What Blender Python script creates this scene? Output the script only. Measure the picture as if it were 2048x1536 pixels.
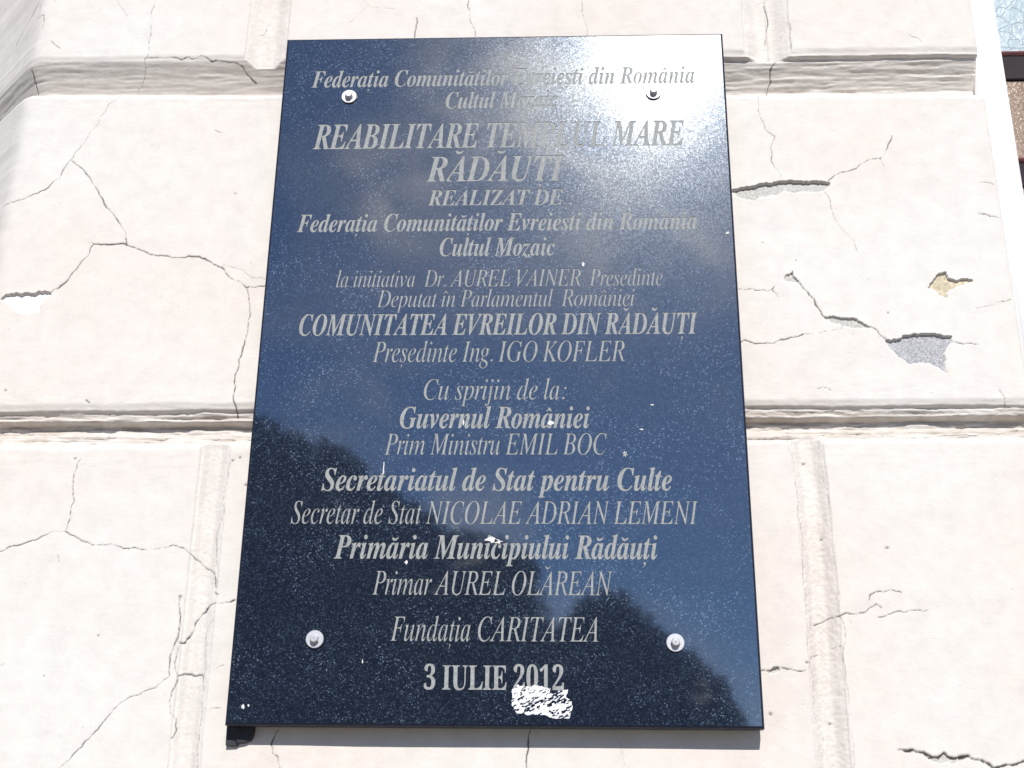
import bpy, bmesh, math, random
import numpy as np
from mathutils import Matrix, Vector
from mathutils.geometry import delaunay_2d_cdt

for o in list(bpy.data.objects):
    bpy.data.objects.remove(o)
scene = bpy.context.scene
C = scene.collection

# ------------------------------------------------------------------ camera
# World: x right along the wall, y into the wall (wall face at y = 0), z up, pavement at z = 0.
ZC = 2.2                                    # height of the plaque's centre
PITCH, YAW, ROLL = 0.37127662, -0.04012081, -0.01129718
CAM = np.array([0.07461394, -1.45571885, ZC - 0.60931305])
FPX = 2500.0                                # focal length in pixels of the 2048 wide photograph


def cam_rot(p, y, r):
    B = np.array([[1, 0, 0], [0, 0, -1], [0, 1, 0]], float)
    cp, sp = math.cos(p), math.sin(p)
    cy, sy = math.cos(y), math.sin(y)
    cr, sr = math.cos(r), math.sin(r)
    Rx = np.array([[1, 0, 0], [0, cp, sp], [0, -sp, cp]])
    Ry = np.array([[cy, 0, -sy], [0, 1, 0], [sy, 0, cy]])
    Rz = np.array([[cr, sr, 0], [-sr, cr, 0], [0, 0, 1]])
    return Rz @ Rx @ Ry @ B


RC = cam_rot(PITCH, YAW, ROLL)
cd = bpy.data.cameras.new('camera')
cd.sensor_width = 36.0
cd.lens = FPX / 2048 * 36.0
cd.clip_start = 0.05
cd.clip_end = 600
cam = bpy.data.objects.new('camera', cd)
M = Matrix.Identity(4)
for i in range(3):
    M[i][0], M[i][1], M[i][2], M[i][3] = RC[0][i], -RC[1][i], -RC[2][i], CAM[i]
cam.matrix_world = M
C.objects.link(cam)
scene.camera = cam

# ------------------------------------------------------------------ daylight
SUN_EL = math.radians(36.7)
SUN_AZ = math.radians(174.1)                # clockwise from +y: in front of the wall, a little to the right
sun_dir = Vector((math.sin(SUN_AZ) * math.cos(SUN_EL), math.cos(SUN_AZ) * math.cos(SUN_EL), math.sin(SUN_EL)))
sl = bpy.data.lights.new('sun', 'SUN')
sl.energy = 5.0
sl.angle = math.radians(0.5)
sl.color = (1.0, 0.965, 0.92)
so = bpy.data.objects.new('sun', sl)
so.rotation_euler = sun_dir.to_track_quat('Z', 'Y').to_euler()
so.location = (2, -8, 9)
C.objects.link(so)

world = bpy.data.worlds.new('World')
scene.world = world
world.use_nodes = True
wn, wl = world.node_tree.nodes, world.node_tree.links
bg = wn['Background']
bg.inputs['Strength'].default_value = 0.10
sky = wn.new('ShaderNodeTexSky')
sky.sky_type = 'NISHITA'
sky.sun_disc = False
sky.sun_elevation = SUN_EL
sky.sun_rotation = SUN_AZ
sky.air_density = 0.8
sky.dust_density = 0.1
sky.ozone_density = 8.0
tc = wn.new('ShaderNodeTexCoord')
# thin drifting clouds: soft noise over the sky's directions
mp = wn.new('ShaderNodeMapping')
mp.inputs['Rotation'].default_value = (0.3, 0.5, 0.2)
mp.inputs['Scale'].default_value = (1.0, 1.0, 1.6)
wl.new(tc.outputs['Generated'], mp.inputs['Vector'])
cn = wn.new('ShaderNodeTexNoise')
cn.inputs['Scale'].default_value = 4.2
cn.inputs['Detail'].default_value = 7
cn.inputs['Roughness'].default_value = 0.55
cn.inputs['Distortion'].default_value = 0.6
wl.new(mp.outputs[0], cn.inputs['Vector'])
cr_ = wn.new('ShaderNodeMapRange')
cr_.inputs['From Min'].default_value = 0.47
cr_.inputs['From Max'].default_value = 0.80
cr_.inputs['To Max'].default_value = 0.30
wl.new(cn.outputs['Fac'], cr_.inputs['Value'])
cn2 = wn.new('ShaderNodeTexNoise')
cn2.inputs['Scale'].default_value = 16
cn2.inputs['Detail'].default_value = 6
cn2.inputs['Distortion'].default_value = 0.8
wl.new(mp.outputs[0], cn2.inputs['Vector'])
puff = wn.new('ShaderNodeMapRange')
puff.inputs['From Min'].default_value = 0.36
puff.inputs['From Max'].default_value = 0.62
wl.new(cn2.outputs['Fac'], puff.inputs['Value'])
# small clouds: direction in the sky, half width in degrees, density
WISPS = [((-0.1358, -0.8506, 0.5079), 3.4, 0.26), ((-0.1170, -0.8664, 0.4854), 3.0, 0.26), ((-0.1694, -0.9295, 0.3277), 3.6, 0.20),
         ((-0.0629, -0.9637, 0.2595), 3.4, 0.26), ((0.0442, -0.8084, 0.5870), 7.0, 0.9), ((-0.0451, -0.8272, 0.5601), 5.5, 0.45), ((0.0839, -0.8664, 0.4923), 7.0, 0.45)]
mixc = wn.new('ShaderNodeMix')
mixc.data_type = 'RGBA'
mixc.inputs['B'].default_value = (13.0, 12.6, 12.4, 1)
fac = cr_.outputs[0]
for (dx, dy, dz), width, amount in WISPS:
    dt = wn.new('ShaderNodeVectorMath')
    dt.operation = 'DOT_PRODUCT'
    dt.inputs[1].default_value = (dx, dy, dz)
    wl.new(tc.outputs['Generated'], dt.inputs[0])
    mr_ = wn.new('ShaderNodeMapRange')
    mr_.interpolation_type = 'SMOOTHERSTEP'
    mr_.inputs['From Min'].default_value = math.cos(math.radians(width))
    mr_.inputs['From Max'].default_value = 1.0
    mr_.inputs['To Max'].default_value = amount
    wl.new(dt.outputs['Value'], mr_.inputs['Value'])
    nz_m = wn.new('ShaderNodeMath')
    nz_m.operation = 'MULTIPLY'
    wl.new(mr_.outputs[0], nz_m.inputs[0])
    wl.new(puff.outputs[0], nz_m.inputs[1])
    ad_m = wn.new('ShaderNodeMath')
    ad_m.use_clamp = True
    wl.new(fac, ad_m.inputs[0])
    wl.new(nz_m.outputs[0], ad_m.inputs[1])
    fac = ad_m.outputs[0]
wl.new(fac, mixc.inputs['Factor'])
wl.new(sky.outputs[0], mixc.inputs['A'])
wl.new(mixc.outputs['Result'], bg.inputs['Color'])

scene.view_settings.view_transform = 'Standard'
scene.view_settings.look = 'None'
scene.view_settings.gamma = 1
scene.view_settings.use_curve_mapping = False
scene.view_settings.exposure = 0.0
scene.cycles.use_denoising = True
scene.cycles.max_bounces = 8
scene.cycles.sample_clamp_direct = 2.0
scene.cycles.sample_clamp_indirect = 6.0


# ------------------------------------------------------------------ helpers
def at(px, py, Y=0.0):
    """A point measured in the photograph (2048 x 1536) on the plane y = Y."""
    d = RC.T @ np.array([(px - 1024) / FPX, (py - 768) / FPX, 1.0])
    t = (Y - CAM[1]) / d[1]
    return CAM + t * d


def tag(o, label=None, cat=None, group=None, kind=None):
    for k, v in (('label', label), ('category', cat), ('group', group), ('kind', kind)):
        if v:
            o[k] = v
    return o


def empty(name, loc=(0, 0, 0)):
    o = bpy.data.objects.new(name, None)
    o.empty_display_size = 0.05
    o.location = loc
    C.objects.link(o)
    return o


def link(name, me, mat=None, parent=None, smooth=False):
    o = bpy.data.objects.new(name, me)
    C.objects.link(o)
    if mat:
        me.materials.clear()
        me.materials.append(mat)
    if smooth:
        me.polygons.foreach_set('use_smooth', np.ones(len(me.polygons), bool))
    if parent:
        o.parent = parent
        o.matrix_parent_inverse = Matrix.Translation(-Vector(parent.location))
    return o


def from_bm(name, bm, mat=None, parent=None, smooth=False):
    bmesh.ops.recalc_face_normals(bm, faces=bm.faces)
    me = bpy.data.meshes.new(name)
    bm.to_mesh(me)
    bm.free()
    return link(name, me, mat, parent, smooth)


def box(bm, x0, x1, y0, y1, z0, z1, bevel=0.0, seg=2):
    r = bmesh.ops.create_cube(bm, size=1.0)
    vs = r['verts']
    for v in vs:
        v.co = Vector((x0 if v.co.x < 0 else x1, y0 if v.co.y < 0 else y1, z0 if v.co.z < 0 else z1))
    if bevel:
        es = list({e for v in vs for e in v.link_edges})
        bmesh.ops.bevel(bm, geom=es, offset=bevel, segments=seg, affect='EDGES')


_lat = {}


def noise2(x, z, sx, sz, seed):
    """Smooth value noise, -1..1, with feature size sx by sz metres."""
    if seed not in _lat:
        _lat[seed] = np.random.RandomState(seed).rand(256, 256).astype(np.float32) * 2 - 1
    L = _lat[seed]
    u, v = x / sx + 1000.37, z / sz + 1000.71
    iu, iv = np.floor(u).astype(np.int64), np.floor(v).astype(np.int64)
    fu, fv = (u - iu), (v - iv)
    fu, fv = fu * fu * fu * (fu * (fu * 6 - 15) + 10), fv * fv * fv * (fv * (fv * 6 - 15) + 10)
    a, b, c, d = (iu & 255), (iv & 255), ((iu + 1) & 255), ((iv + 1) & 255)
    return (L[a, b] * (1 - fu) + L[c, b] * fu) * (1 - fv) + (L[a, d] * (1 - fu) + L[c, d] * fu) * fv


def fbm(x, z, sx, sz, seed, octv=4, rough=0.5):
    s, amp = 0, 1.0
    for k in range(octv):
        s = s + amp * noise2(x, z, sx / 2 ** k, sz / 2 ** k, seed + k * 17)
        amp *= rough
    return s


# ------------------------------------------------------------------ materials
def mat_new(name):
    m = bpy.data.materials.new(name)
    m.use_nodes = True
    nt = m.node_tree
    return m, nt.nodes, nt.links, nt.nodes['Principled BSDF']


def nd(n, t, **kw):
    x = n.new(t)
    for k, v in kw.items():
        setattr(x, k, v)
    return x


def simple(name, col, rough=0.6, metal=0.0, spec=0.5, noise=0.0, scale=60):
    m, n, l, p = mat_new(name)
    p.inputs['Base Color'].default_value = (*col, 1)
    p.inputs['Roughness'].default_value = rough
    p.inputs['Metallic'].default_value = metal
    p.inputs['Specular IOR Level'].default_value = spec
    if noise:
        g = nd(n, 'ShaderNodeNewGeometry')
        t = nd(n, 'ShaderNodeTexNoise')
        t.inputs['Scale'].default_value = scale
        t.inputs['Detail'].default_value = 6
        l.new(g.outputs['Position'], t.inputs['Vector'])
        mr = nd(n, 'ShaderNodeMapRange')
        mr.inputs['From Min'].default_value = 0.3
        mr.inputs['From Max'].default_value = 0.7
        mr.inputs['To Min'].default_value = 1 - noise
        mr.inputs['To Max'].default_value = 1 + noise
        l.new(t.outputs['Fac'], mr.inputs['Value'])
        mx = nd(n, 'ShaderNodeMix', data_type='RGBA', blend_type='MULTIPLY')
        mx.inputs['Factor'].default_value = 1
        mx.inputs['A'].default_value = (*col, 1)
        cc = nd(n, 'ShaderNodeCombineColor')
        for i in range(3):
            l.new(mr.outputs[0], cc.inputs[i])
        l.new(cc.outputs[0], mx.inputs['B'])
        l.new(mx.outputs['Result'], p.inputs['Base Color'])
        bp = nd(n, 'ShaderNodeBump')
        bp.inputs['Strength'].default_value = 0.3
        bp.inputs['Distance'].default_value = 0.0005
        l.new(t.outputs['Fac'], bp.inputs['Height'])
        l.new(bp.outputs[0], p.inputs['Normal'])
    return m


def make_plaster():
    m, n, l, p = mat_new('painted_plaster')
    g = nd(n, 'ShaderNodeNewGeometry')
    # the two slightly different coats of cream paint
    t = nd(n, 'ShaderNodeTexNoise')
    t.inputs['Scale'].default_value = 2.45
    t.inputs['Detail'].default_value = 3
    l.new(g.outputs['Position'], t.inputs['Vector'])
    r = nd(n, 'ShaderNodeValToRGB')
    r.color_ramp.elements[0].position = 0.38
    r.color_ramp.elements[0].color = (0.670, 0.614, 0.566, 1)
    r.color_ramp.elements[1].position = 0.62
    r.color_ramp.elements[1].color = (0.676, 0.648, 0.610, 1)
    l.new(t.outputs['Fac'], r.inputs['Fac'])
    # fine grime
    t2 = nd(n, 'ShaderNodeTexNoise')
    t2.inputs['Scale'].default_value = 38
    t2.inputs['Detail'].default_value = 8
    t2.inputs['Roughness'].default_value = 0.65
    l.new(g.outputs['Position'], t2.inputs['Vector'])
    mr = nd(n, 'ShaderNodeMapRange')
    mr.inputs['From Min'].default_value = 0.3
    mr.inputs['From Max'].default_value = 0.62
    mr.inputs['To Min'].default_value = 0.90
    mr.inputs['To Max'].default_value = 1.0
    l.new(t2.outputs['Fac'], mr.inputs['Value'])
    mx = nd(n, 'ShaderNodeMix', data_type='RGBA', blend_type='MULTIPLY')
    mx.inputs['Factor'].default_value = 1
    l.new(r.outputs['Color'], mx.inputs['A'])
    cc = nd(n, 'ShaderNodeCombineColor')
    for i in range(3):
        l.new(mr.outputs[0], cc.inputs[i])
    l.new(cc.outputs[0], mx.inputs['B'])
    # dirt lodged in the cracks
    a = nd(n, 'ShaderNodeAttribute', attribute_name='crack_dirt')
    m2 = nd(n, 'ShaderNodeMix', data_type='RGBA')
    m2.inputs['B'].default_value = (0.035, 0.030, 0.026, 1)
    l.new(a.outputs['Fac'], m2.inputs['Factor'])
    ga = nd(n, 'ShaderNodeAttribute', attribute_name='joint_grime_shade')  # brown for shade and grime, painted along the joints
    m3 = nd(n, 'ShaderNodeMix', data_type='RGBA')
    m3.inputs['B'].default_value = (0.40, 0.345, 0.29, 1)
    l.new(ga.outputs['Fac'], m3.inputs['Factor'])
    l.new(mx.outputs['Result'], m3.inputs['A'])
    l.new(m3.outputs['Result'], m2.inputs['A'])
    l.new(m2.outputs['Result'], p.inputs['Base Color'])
    p.inputs['Roughness'].default_value = 0.75
    p.inputs['Specular IOR Level'].default_value = 0.25
    # brush marks: thin ridges running along the wall
    mp_ = nd(n, 'ShaderNodeMapping')
    mp_.inputs['Scale'].default_value = (26, 26, 190)
    mp_.inputs['Rotation'].default_value = (0, 0.04, 0)
    l.new(g.outputs['Position'], mp_.inputs['Vector'])
    t3 = nd(n, 'ShaderNodeTexNoise')
    t3.inputs['Scale'].default_value = 1.0
    t3.inputs['Detail'].default_value = 5
    l.new(mp_.outputs[0], t3.inputs['Vector'])
    bp = nd(n, 'ShaderNodeBump')
    bp.inputs['Strength'].default_value = 0.06
    bp.inputs['Distance'].default_value = 0.0012
    l.new(t3.outputs['Fac'], bp.inputs['Height'])
    t4 = nd(n, 'ShaderNodeTexNoise')
    t4.inputs['Scale'].default_value = 300
    t4.inputs['Detail'].default_value = 3
    l.new(g.outputs['Position'], t4.inputs['Vector'])
    bp2 = nd(n, 'ShaderNodeBump')
    bp2.inputs['Strength'].default_value = 0.35
    bp2.inputs['Distance'].default_value = 0.0006
    l.new(t4.outputs['Fac'], bp2.inputs['Height'])
    l.new(bp.outputs[0], bp2.inputs['Normal'])
    l.new(bp2.outputs[0], p.inputs['Normal'])
    return m


def make_granite():
    m, n, l, p = mat_new('polished_dark_granite')
    g = nd(n, 'ShaderNodeNewGeometry')

    def vor(scale, feature='F1'):
        v = nd(n, 'ShaderNodeTexVoronoi', feature=feature)
        v.inputs['Scale'].default_value = scale
        v.inputs['Randomness'].default_value = 1
        l.new(g.outputs['Position'], v.inputs['Vector'])
        return v

    v1 = vor(800)                            # grains a little over a millimetre
    sep = nd(n, 'ShaderNodeSeparateColor')
    l.new(v1.outputs['Color'], sep.inputs[0])
    ramp = nd(n, 'ShaderNodeValToRGB')
    e = ramp.color_ramp.elements
    e[0].position, e[0].color = 0.0, (0.009, 0.0125, 0.022, 1)
    e[1].position, e[1].color = 1.0, (0.13, 0.17, 0.24, 1)
    for pos, col in ((0.45, (0.0115, 0.0165, 0.031, 1)), (0.70, (0.016, 0.024, 0.044, 1)), (0.86, (0.026, 0.038, 0.064, 1)), (0.955, (0.050, 0.070, 0.105, 1))):
        q = e.new(pos)
        q.color = col
    dn = nd(n, 'ShaderNodeTexNoise')
    dn.inputs['Scale'].default_value = 17
    dn.inputs['Detail'].default_value = 5
    l.new(g.outputs['Position'], dn.inputs['Vector'])
    dm = nd(n, 'ShaderNodeMapRange')
    dm.inputs['From Min'].default_value = 0.3
    dm.inputs['From Max'].default_value = 0.7
    dm.inputs['To Min'].default_value = 0.93
    dm.inputs['To Max'].default_value = 1.055
    l.new(dn.outputs['Fac'], dm.inputs['Value'])
    ml = nd(n, 'ShaderNodeMath', operation='MULTIPLY')
    l.new(sep.outputs[0], ml.inputs[0])
    l.new(dm.outputs[0], ml.inputs[1])
    l.new(ml.outputs[0], ramp.inputs['Fac'])
    l.new(ramp.outputs['Color'], p.inputs['Base Color'])
    # every crystal has its own facing
    sub = nd(n, 'ShaderNodeVectorMath', operation='SUBTRACT')
    sub.inputs[1].default_value = (0.5, 0.5, 0.5)
    l.new(v1.outputs['Color'], sub.inputs[0])
    sc = nd(n, 'ShaderNodeVectorMath', operation='SCALE')
    sc.inputs['Scale'].default_value = 0.040
    l.new(sub.outputs[0], sc.inputs[0])
    ad = nd(n, 'ShaderNodeVectorMath', operation='ADD')
    l.new(g.outputs['Normal'], ad.inputs[0])
    l.new(sc.outputs[0], ad.inputs[1])
    nm = nd(n, 'ShaderNodeVectorMath', operation='NORMALIZE')
    l.new(ad.outputs[0], nm.inputs[0])
    l.new(nm.outputs[0], p.inputs['Normal'])
    p.inputs['Roughness'].default_value = 0.21
    p.inputs['IOR'].default_value = 1.24
    p.inputs['Specular Tint'].default_value = (0.75, 0.87, 1.0, 1)
    p.inputs['Coat Weight'].default_value = 1.0
    p.inputs['Coat Roughness'].default_value = 0.04
    p.inputs['Coat IOR'].default_value = 2.6
    l.new(g.outputs['Normal'], p.inputs['Coat Normal'])
    return m


MAT_PLASTER = make_plaster()
MAT_GRANITE = make_granite()
MAT_HONED = simple('honed_granite_edge', (0.010, 0.013, 0.026), 0.45, spec=0.25, noise=0.3, scale=600)
MAT_LETTER = simple('grey_letter_paint', (0.295, 0.305, 0.30), 0.8, spec=0.2, noise=0.22, scale=420)
MAT_BARE = {
    'white': simple('bare_white_render', (0.86, 0.86, 0.88), 0.9, noise=0.05, scale=200),
    'grey': simple('bare_grey_render', (0.36, 0.36, 0.375), 0.9, noise=0.4, scale=420),
    'pale': simple('bare_pale_render', (0.44, 0.425, 0.40), 0.9, noise=0.2, scale=300),
    'cream': simple('bare_cream_render', (0.50, 0.44, 0.32), 0.9, noise=0.25, scale=300),
}
MAT_ZINC = simple('zinc_plated_steel', (0.50, 0.51, 0.53), 0.38, metal=0.25, noise=0.06, scale=900)
MAT_BOLT = simple('worn_steel', (0.56, 0.56, 0.58), 0.30, metal=0.3)
MAT_RUBBER = simple('black_rubber_gasket', (0.015, 0.015, 0.016), 0.7)
MAT_GLUE = simple('dark_adhesive', (0.016, 0.018, 0.026), 0.55, noise=0.3, scale=200)
MAT_SMEAR = simple('dried_white_paint', (0.74, 0.75, 0.77), 0.8, noise=0.35, scale=330)
MAT_SPOT = simple('pale_spatter', (0.66, 0.655, 0.65), 0.85, noise=0.25, scale=900)
MAT_CASING = simple('white_gloss_paint', (0.93, 0.93, 0.93), 0.35)
MAT_MUNTIN = simple('dark_brown_painted_wood', (0.020, 0.013, 0.018), 0.6, spec=0.15, noise=0.2, scale=30)
MAT_BEAD = simple('oxblood_painted_bead', (0.16, 0.045, 0.05), 0.4, noise=0.2, scale=40)
MAT_BARK = simple('bark', (0.09, 0.07, 0.055), 0.9, noise=0.3, scale=8)
MAT_LEAF = simple('dark_green_foliage', (0.035, 0.05, 0.022), 0.7, noise=0.3, scale=2)
MAT_PAVE = simple('pale_concrete_paving', (0.24, 0.215, 0.19), 0.9, noise=0.12, scale=3)


def make_glass(name, col, rough, scale, dist):
    m, n, l, p = mat_new(name)
    g = nd(n, 'ShaderNodeNewGeometry')
    v = nd(n, 'ShaderNodeTexVoronoi', feature='DISTANCE_TO_EDGE')
    v.inputs['Scale'].default_value = scale
    w = nd(n, 'ShaderNodeTexNoise')
    w.inputs['Scale'].default_value = scale * 1.4
    w.inputs['Detail'].default_value = 4
    l.new(g.outputs['Position'], w.inputs['Vector'])
    ms = nd(n, 'ShaderNodeMix', data_type='VECTOR')
    ms.inputs['Factor'].default_value = 0.035
    l.new(g.outputs['Position'], ms.inputs['A'])
    l.new(w.outputs['Color'], ms.inputs['B'])
    l.new(ms.outputs['Result'], v.inputs['Vector'])
    mr = nd(n, 'ShaderNodeMapRange')
    mr.inputs['From Max'].default_value = 0.12
    l.new(v.outputs['Distance'], mr.inputs['Value'])
    add = nd(n, 'ShaderNodeMath', operation='MULTIPLY_ADD')
    add.inputs[1].default_value = -0.5
    l.new(mr.outputs[0], add.inputs[0])
    l.new(w.outputs['Fac'], add.inputs[2])
    bp = nd(n, 'ShaderNodeBump')
    bp.inputs['Strength'].default_value = 0.9
    bp.inputs['Distance'].default_value = dist
    l.new(add.outputs[0], bp.inputs['Height'])
    l.new(bp.outputs[0], p.inputs['Normal'])
    p.inputs['Base Color'].default_value = (*col, 1)
    p.inputs['Roughness'].default_value = rough
    p.inputs['IOR'].default_value = 1.52
    return m


MAT_ICE = make_glass('ice_glass_sky_reflection', (0.36, 0.44, 0.48), 0.25, 46, 0.0016)  # reflected sky is put into the pale blue base colour
MAT_AMBER = make_glass('brown_cathedral_glass', (0.33, 0.235, 0.18), 0.30, 150, 0.0012)

# ------------------------------------------------------------------ pavement and the plaster wall
bm = bmesh.new()
bmesh.ops.create_grid(bm, x_segments=2, y_segments=2, size=120)
pv = from_bm('pavement', bm, MAT_PAVE)
tag(pv, kind='structure')

X_EDGE = at(1988, 313)[0]                    # right end of the rusticated blocks
X_CORNER = at(64, 126)[0]                    # left corner, where the wall turns back at 45 degrees
SP = 0.00115
xs = np.concatenate([np.linspace(-2.6, -0.86, 60, endpoint=False), np.arange(-0.86, X_EDGE - 0.0001, SP),
                     [X_EDGE, X_EDGE + 0.0006, X_EDGE + 0.02, X_EDGE + 0.2, 1.4]])
zf = np.arange(ZC - 0.66, ZC + 0.70, SP)
zs = np.concatenate([np.linspace(0.0, ZC - 0.66, 40, endpoint=False), zf, np.linspace(ZC + 0.71, 5.2, 50)])
NX, NZ = len(xs), len(zs)
X, Z = np.meshgrid(xs, zs)                   # rows: z, columns: x
Zr = Z - ZC


def lin(pa, pb, x):
    """Height (relative to the plaque's centre) of a course line through two photo points."""
    a, b = at(*pa), at(*pb)
    return (a[2] - ZC) + (x - a[0]) / (b[0] - a[0]) * (b[2] - a[2])


def sst(a, b, v):
    t = np.clip((v - a) / (b - a), 0, 1)
    return t * t * (3 - 2 * t)


streak = fbm(X, Z, 0.11, 0.0055, 3, 4, 0.6)
streak2 = fbm(X, Z, 0.05, 0.0030, 91, 3, 0.6)
rag2 = fbm(X, Z, 0.030, 0.0040, 151, 4, 0.62)
rag = np.clip(fbm(X, Z, 0.018, 0.005, 141, 4, 0.65), 0, None)
mm = 0.001
wob = lambda seed, amp: amp * (noise2(X, Z * 0 + seed, 0.10, 1, seed) + 0.6 * noise2(X, Z * 0 + seed, 0.028, 1, seed + 1) + 0.35 * noise2(X, Z * 0, 0.009, 1, seed + 2))

# -- upper horizontal joint
top1 = lin((300, 121), (1800, 104), X)
bot1 = lin((300, 189), (1800, 188), X)
s1 = (top1 + wob(11, 1.0 * mm)) - Zr
h1 = top1 - bot1
wr = sst(0.05, 0.30, X)                      # left: one plain chamfer; right: a small step, then a chamfer
gl = np.clip(s1, 0, None) / 1.28
step = 7 * mm * sst(0.6 * mm, 3.4 * mm, s1 - 2 * mm + wob(21, 0.6 * mm))
gr_ = step + np.clip(s1 - 9 * mm, 0, None) / 1.30
g1 = gl * (1 - wr) + gr_ * wr
cap1 = np.clip(h1 / 1.98, 0.02, 0.032)
g1 = np.minimum(g1, cap1)
g1 = g1 * (1 - sst(h1 - 4.5 * mm, h1 + 1.0 * mm + wob(31, 0.8 * mm), s1))
g1 = g1 + np.where((s1 > 1 * mm) & (s1 < h1 - 2 * mm), (0.75 * streak + 0.8 * streak2 + (0.25 + 0.35 * wr) * rag2) * (0.45 + 0.35 * wr) * mm, 0)
g1 = np.clip(g1, 0, None) * (s1 > -2 * mm)
# -- lower horizontal joint: two stepped undersides and a weathered ledge
top2 = lin((100, 819), (1800, 808), X)
bot2 = lin((100, 889), (1800, 876), X)
h2 = top2 - bot2
s2 = (top2 - Zr) * (0.0477 / h2)
a2 = s2 + wob(41, 1.0 * mm)
b2 = s2 + wob(51, 1.0 * mm)
c2 = s2 + wob(61, 2.2 * mm)
g2 = 1.5 * mm * sst(0, 2 * mm, a2) + 3.6 * mm * sst(1.6 * mm, 4.0 * mm, a2) + 2.5 * mm * sst(3 * mm, 14 * mm, a2)
g2 = g2 + 13.5 * mm * sst(14.0 * mm, 17.0 * mm, b2)
g2 = g2 - 17.0 * mm * sst(24 * mm, 46 * mm, c2) - 4.1 * mm * sst(44 * mm, 50 * mm, s2 + wob(71, 1.0 * mm))
for so_, sd_, sp_ in ((81, 32.0, 4.5), (86, 37.5, 4.0), (97, 43.0, 4.2)):      # broken ridges of old paint along the ledge
    g2 = g2 + sp_ * mm * sst(-0.35, 0.5, noise2(X, Z * 0, 0.07, 1, so_)) * sst(sd_ * mm, (sd_ + 1.2) * mm, s2 + wob(so_ + 1, 1.8 * mm)) * sst((sd_ + 6) * mm, (sd_ + 2) * mm, s2 + wob(so_ + 1, 1.8 * mm))
g2 = np.clip(g2, 0, None)
g2 = g2 + np.where((s2 > 1 * mm) & (s2 < 47 * mm), (1.2 * streak + 1.1 * streak2 + 1.2 * rag) * mm * sst(0, 4 * mm, s2), 0)
g2 = np.clip(g2, 0, None)
D = np.maximum(g1, g2)
# arrises worn round on both sides of each joint
D = D + 2.4 * mm * (sst(-9 * mm, 1 * mm, s1) * sst(h1 + 8 * mm, h1 - 1 * mm, s1) + sst(-9 * mm, 1 * mm, s2) * sst(56 * mm, 47 * mm, s2))
# lip of each lower block, slightly rounded, is part of the profiles above


def vjoint(px0, px1, py, zlo, zhi, depth, seed, rough=0.6, centre=None):
    x0, x1 = at(px0, py)[0], at(px1, py)[0]
    w = x1 - x0
    jx = X + 1.2 * mm * fbm(X * 0 + seed, Z, 1, 0.05, seed, 3)
    u = (jx - x0) / w
    prof = 0.18 * sst(0.0, 0.03, u) * sst(1.0, 0.97, u) + 0.82 * sst(0.0, 0.36, u) * sst(1.0, 0.60, u)
    if centre:
        prof = prof + 0.22 * np.exp(-((u - centre) / 0.035) ** 2)
    d = depth * prof
    inside = ((u > 0) & (u < 1)).astype(np.float32)
    st_ = fbm(X, Z, 0.0045, 0.020, seed + 7, 3, 0.6)
    gr2 = fbm(X, Z, 0.0035, 0.0035, seed + 9, 3, 0.7)
    d = d + inside * (0.45 * st_ + 0.5 * gr2) * rough * mm
    return d * sst(zlo, zlo + 4 * mm, Zr) * sst(zhi, zhi - 4 * mm, Zr)


BIG = 9.0
mid1t, mid2b = top1.min() - 8 * mm, bot2.max() + 8 * mm
D = np.maximum(D, vjoint(493, 577, 60, mid1t, BIG, 12 * mm, 201, 0.4))
D = np.maximum(D, vjoint(1485, 1581, 60, mid1t, BIG, 12 * mm, 211, 0.35, 0.5))
D = np.maximum(D, vjoint(366, 430, 1230, -BIG, mid2b, 7 * mm, 221, 0.4, 0.05))
D = np.maximum(D, vjoint(1609, 1679, 1230, -BIG, mid2b, 10 * mm, 231, 0.65))
# brown tint in streaky patches: shade painted into the joints, together with grime
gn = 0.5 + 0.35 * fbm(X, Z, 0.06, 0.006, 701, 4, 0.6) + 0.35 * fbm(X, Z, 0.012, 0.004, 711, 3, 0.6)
grime_shade = 0.62 * np.clip(gn, 0, 1) * (sst(4 * mm, 9 * mm, s2) * sst(50 * mm, 42 * mm, s2) + 0.35 * sst(4 * mm, 10 * mm, s1) * sst(h1, h1 - 8 * mm, s1))
grime_shade = np.maximum(grime_shade, 0.13 * np.clip(0.45 + 0.5 * fbm(X, Z, 0.006, 0.05, 721, 4, 0.6), 0, 1) * sst(1.5 * mm, 6 * mm, D) * (s1 < 0) * (s2 < 0))
grime_shade = np.maximum(grime_shade, 0.13 * np.clip(0.45 + 0.5 * fbm(X, Z, 0.006, 0.05, 721, 4, 0.6), 0, 1) * sst(1.5 * mm, 6 * mm, D) * (s2 > 51 * mm))
grime_shade = np.clip(grime_shade, 0, 1).astype(np.float32)
# paint puckered around the joints
near = np.exp(-np.clip(np.minimum(np.abs(s1 - 0.03), np.abs(s2 - 0.024)) - 0.024, 0, None) / 0.02)
D = D + near * 0.35 * mm * fbm(X, Z, 0.035, 0.007, 301, 4, 0.6)
# gentle unevenness of the hand-laid render, and trowel swells
D = D + 0.7 * mm * fbm(X, Z, 0.20, 0.13, 311, 3) + 0.09 * mm * fbm(X, Z, 0.022, 0.014, 321, 4, 0.6)
# pinholes
rs = np.random.RandomState(5)

# -- cracks: photo-measured polylines
Q3, Q5 = 3.4133, 3.3684


def z1(p, ox=0, oy=0, q=Q3):
    return [(ox + a / q, oy + b / q) for a, b in p]


CR = []                                      # (points in photo pixels, width in mm, strength)
def cr(p, w=0.9, s=0.8, ox=0, oy=0, q=Q3):
    CR.append((z1(p, ox, oy, q), w, s))


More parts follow.
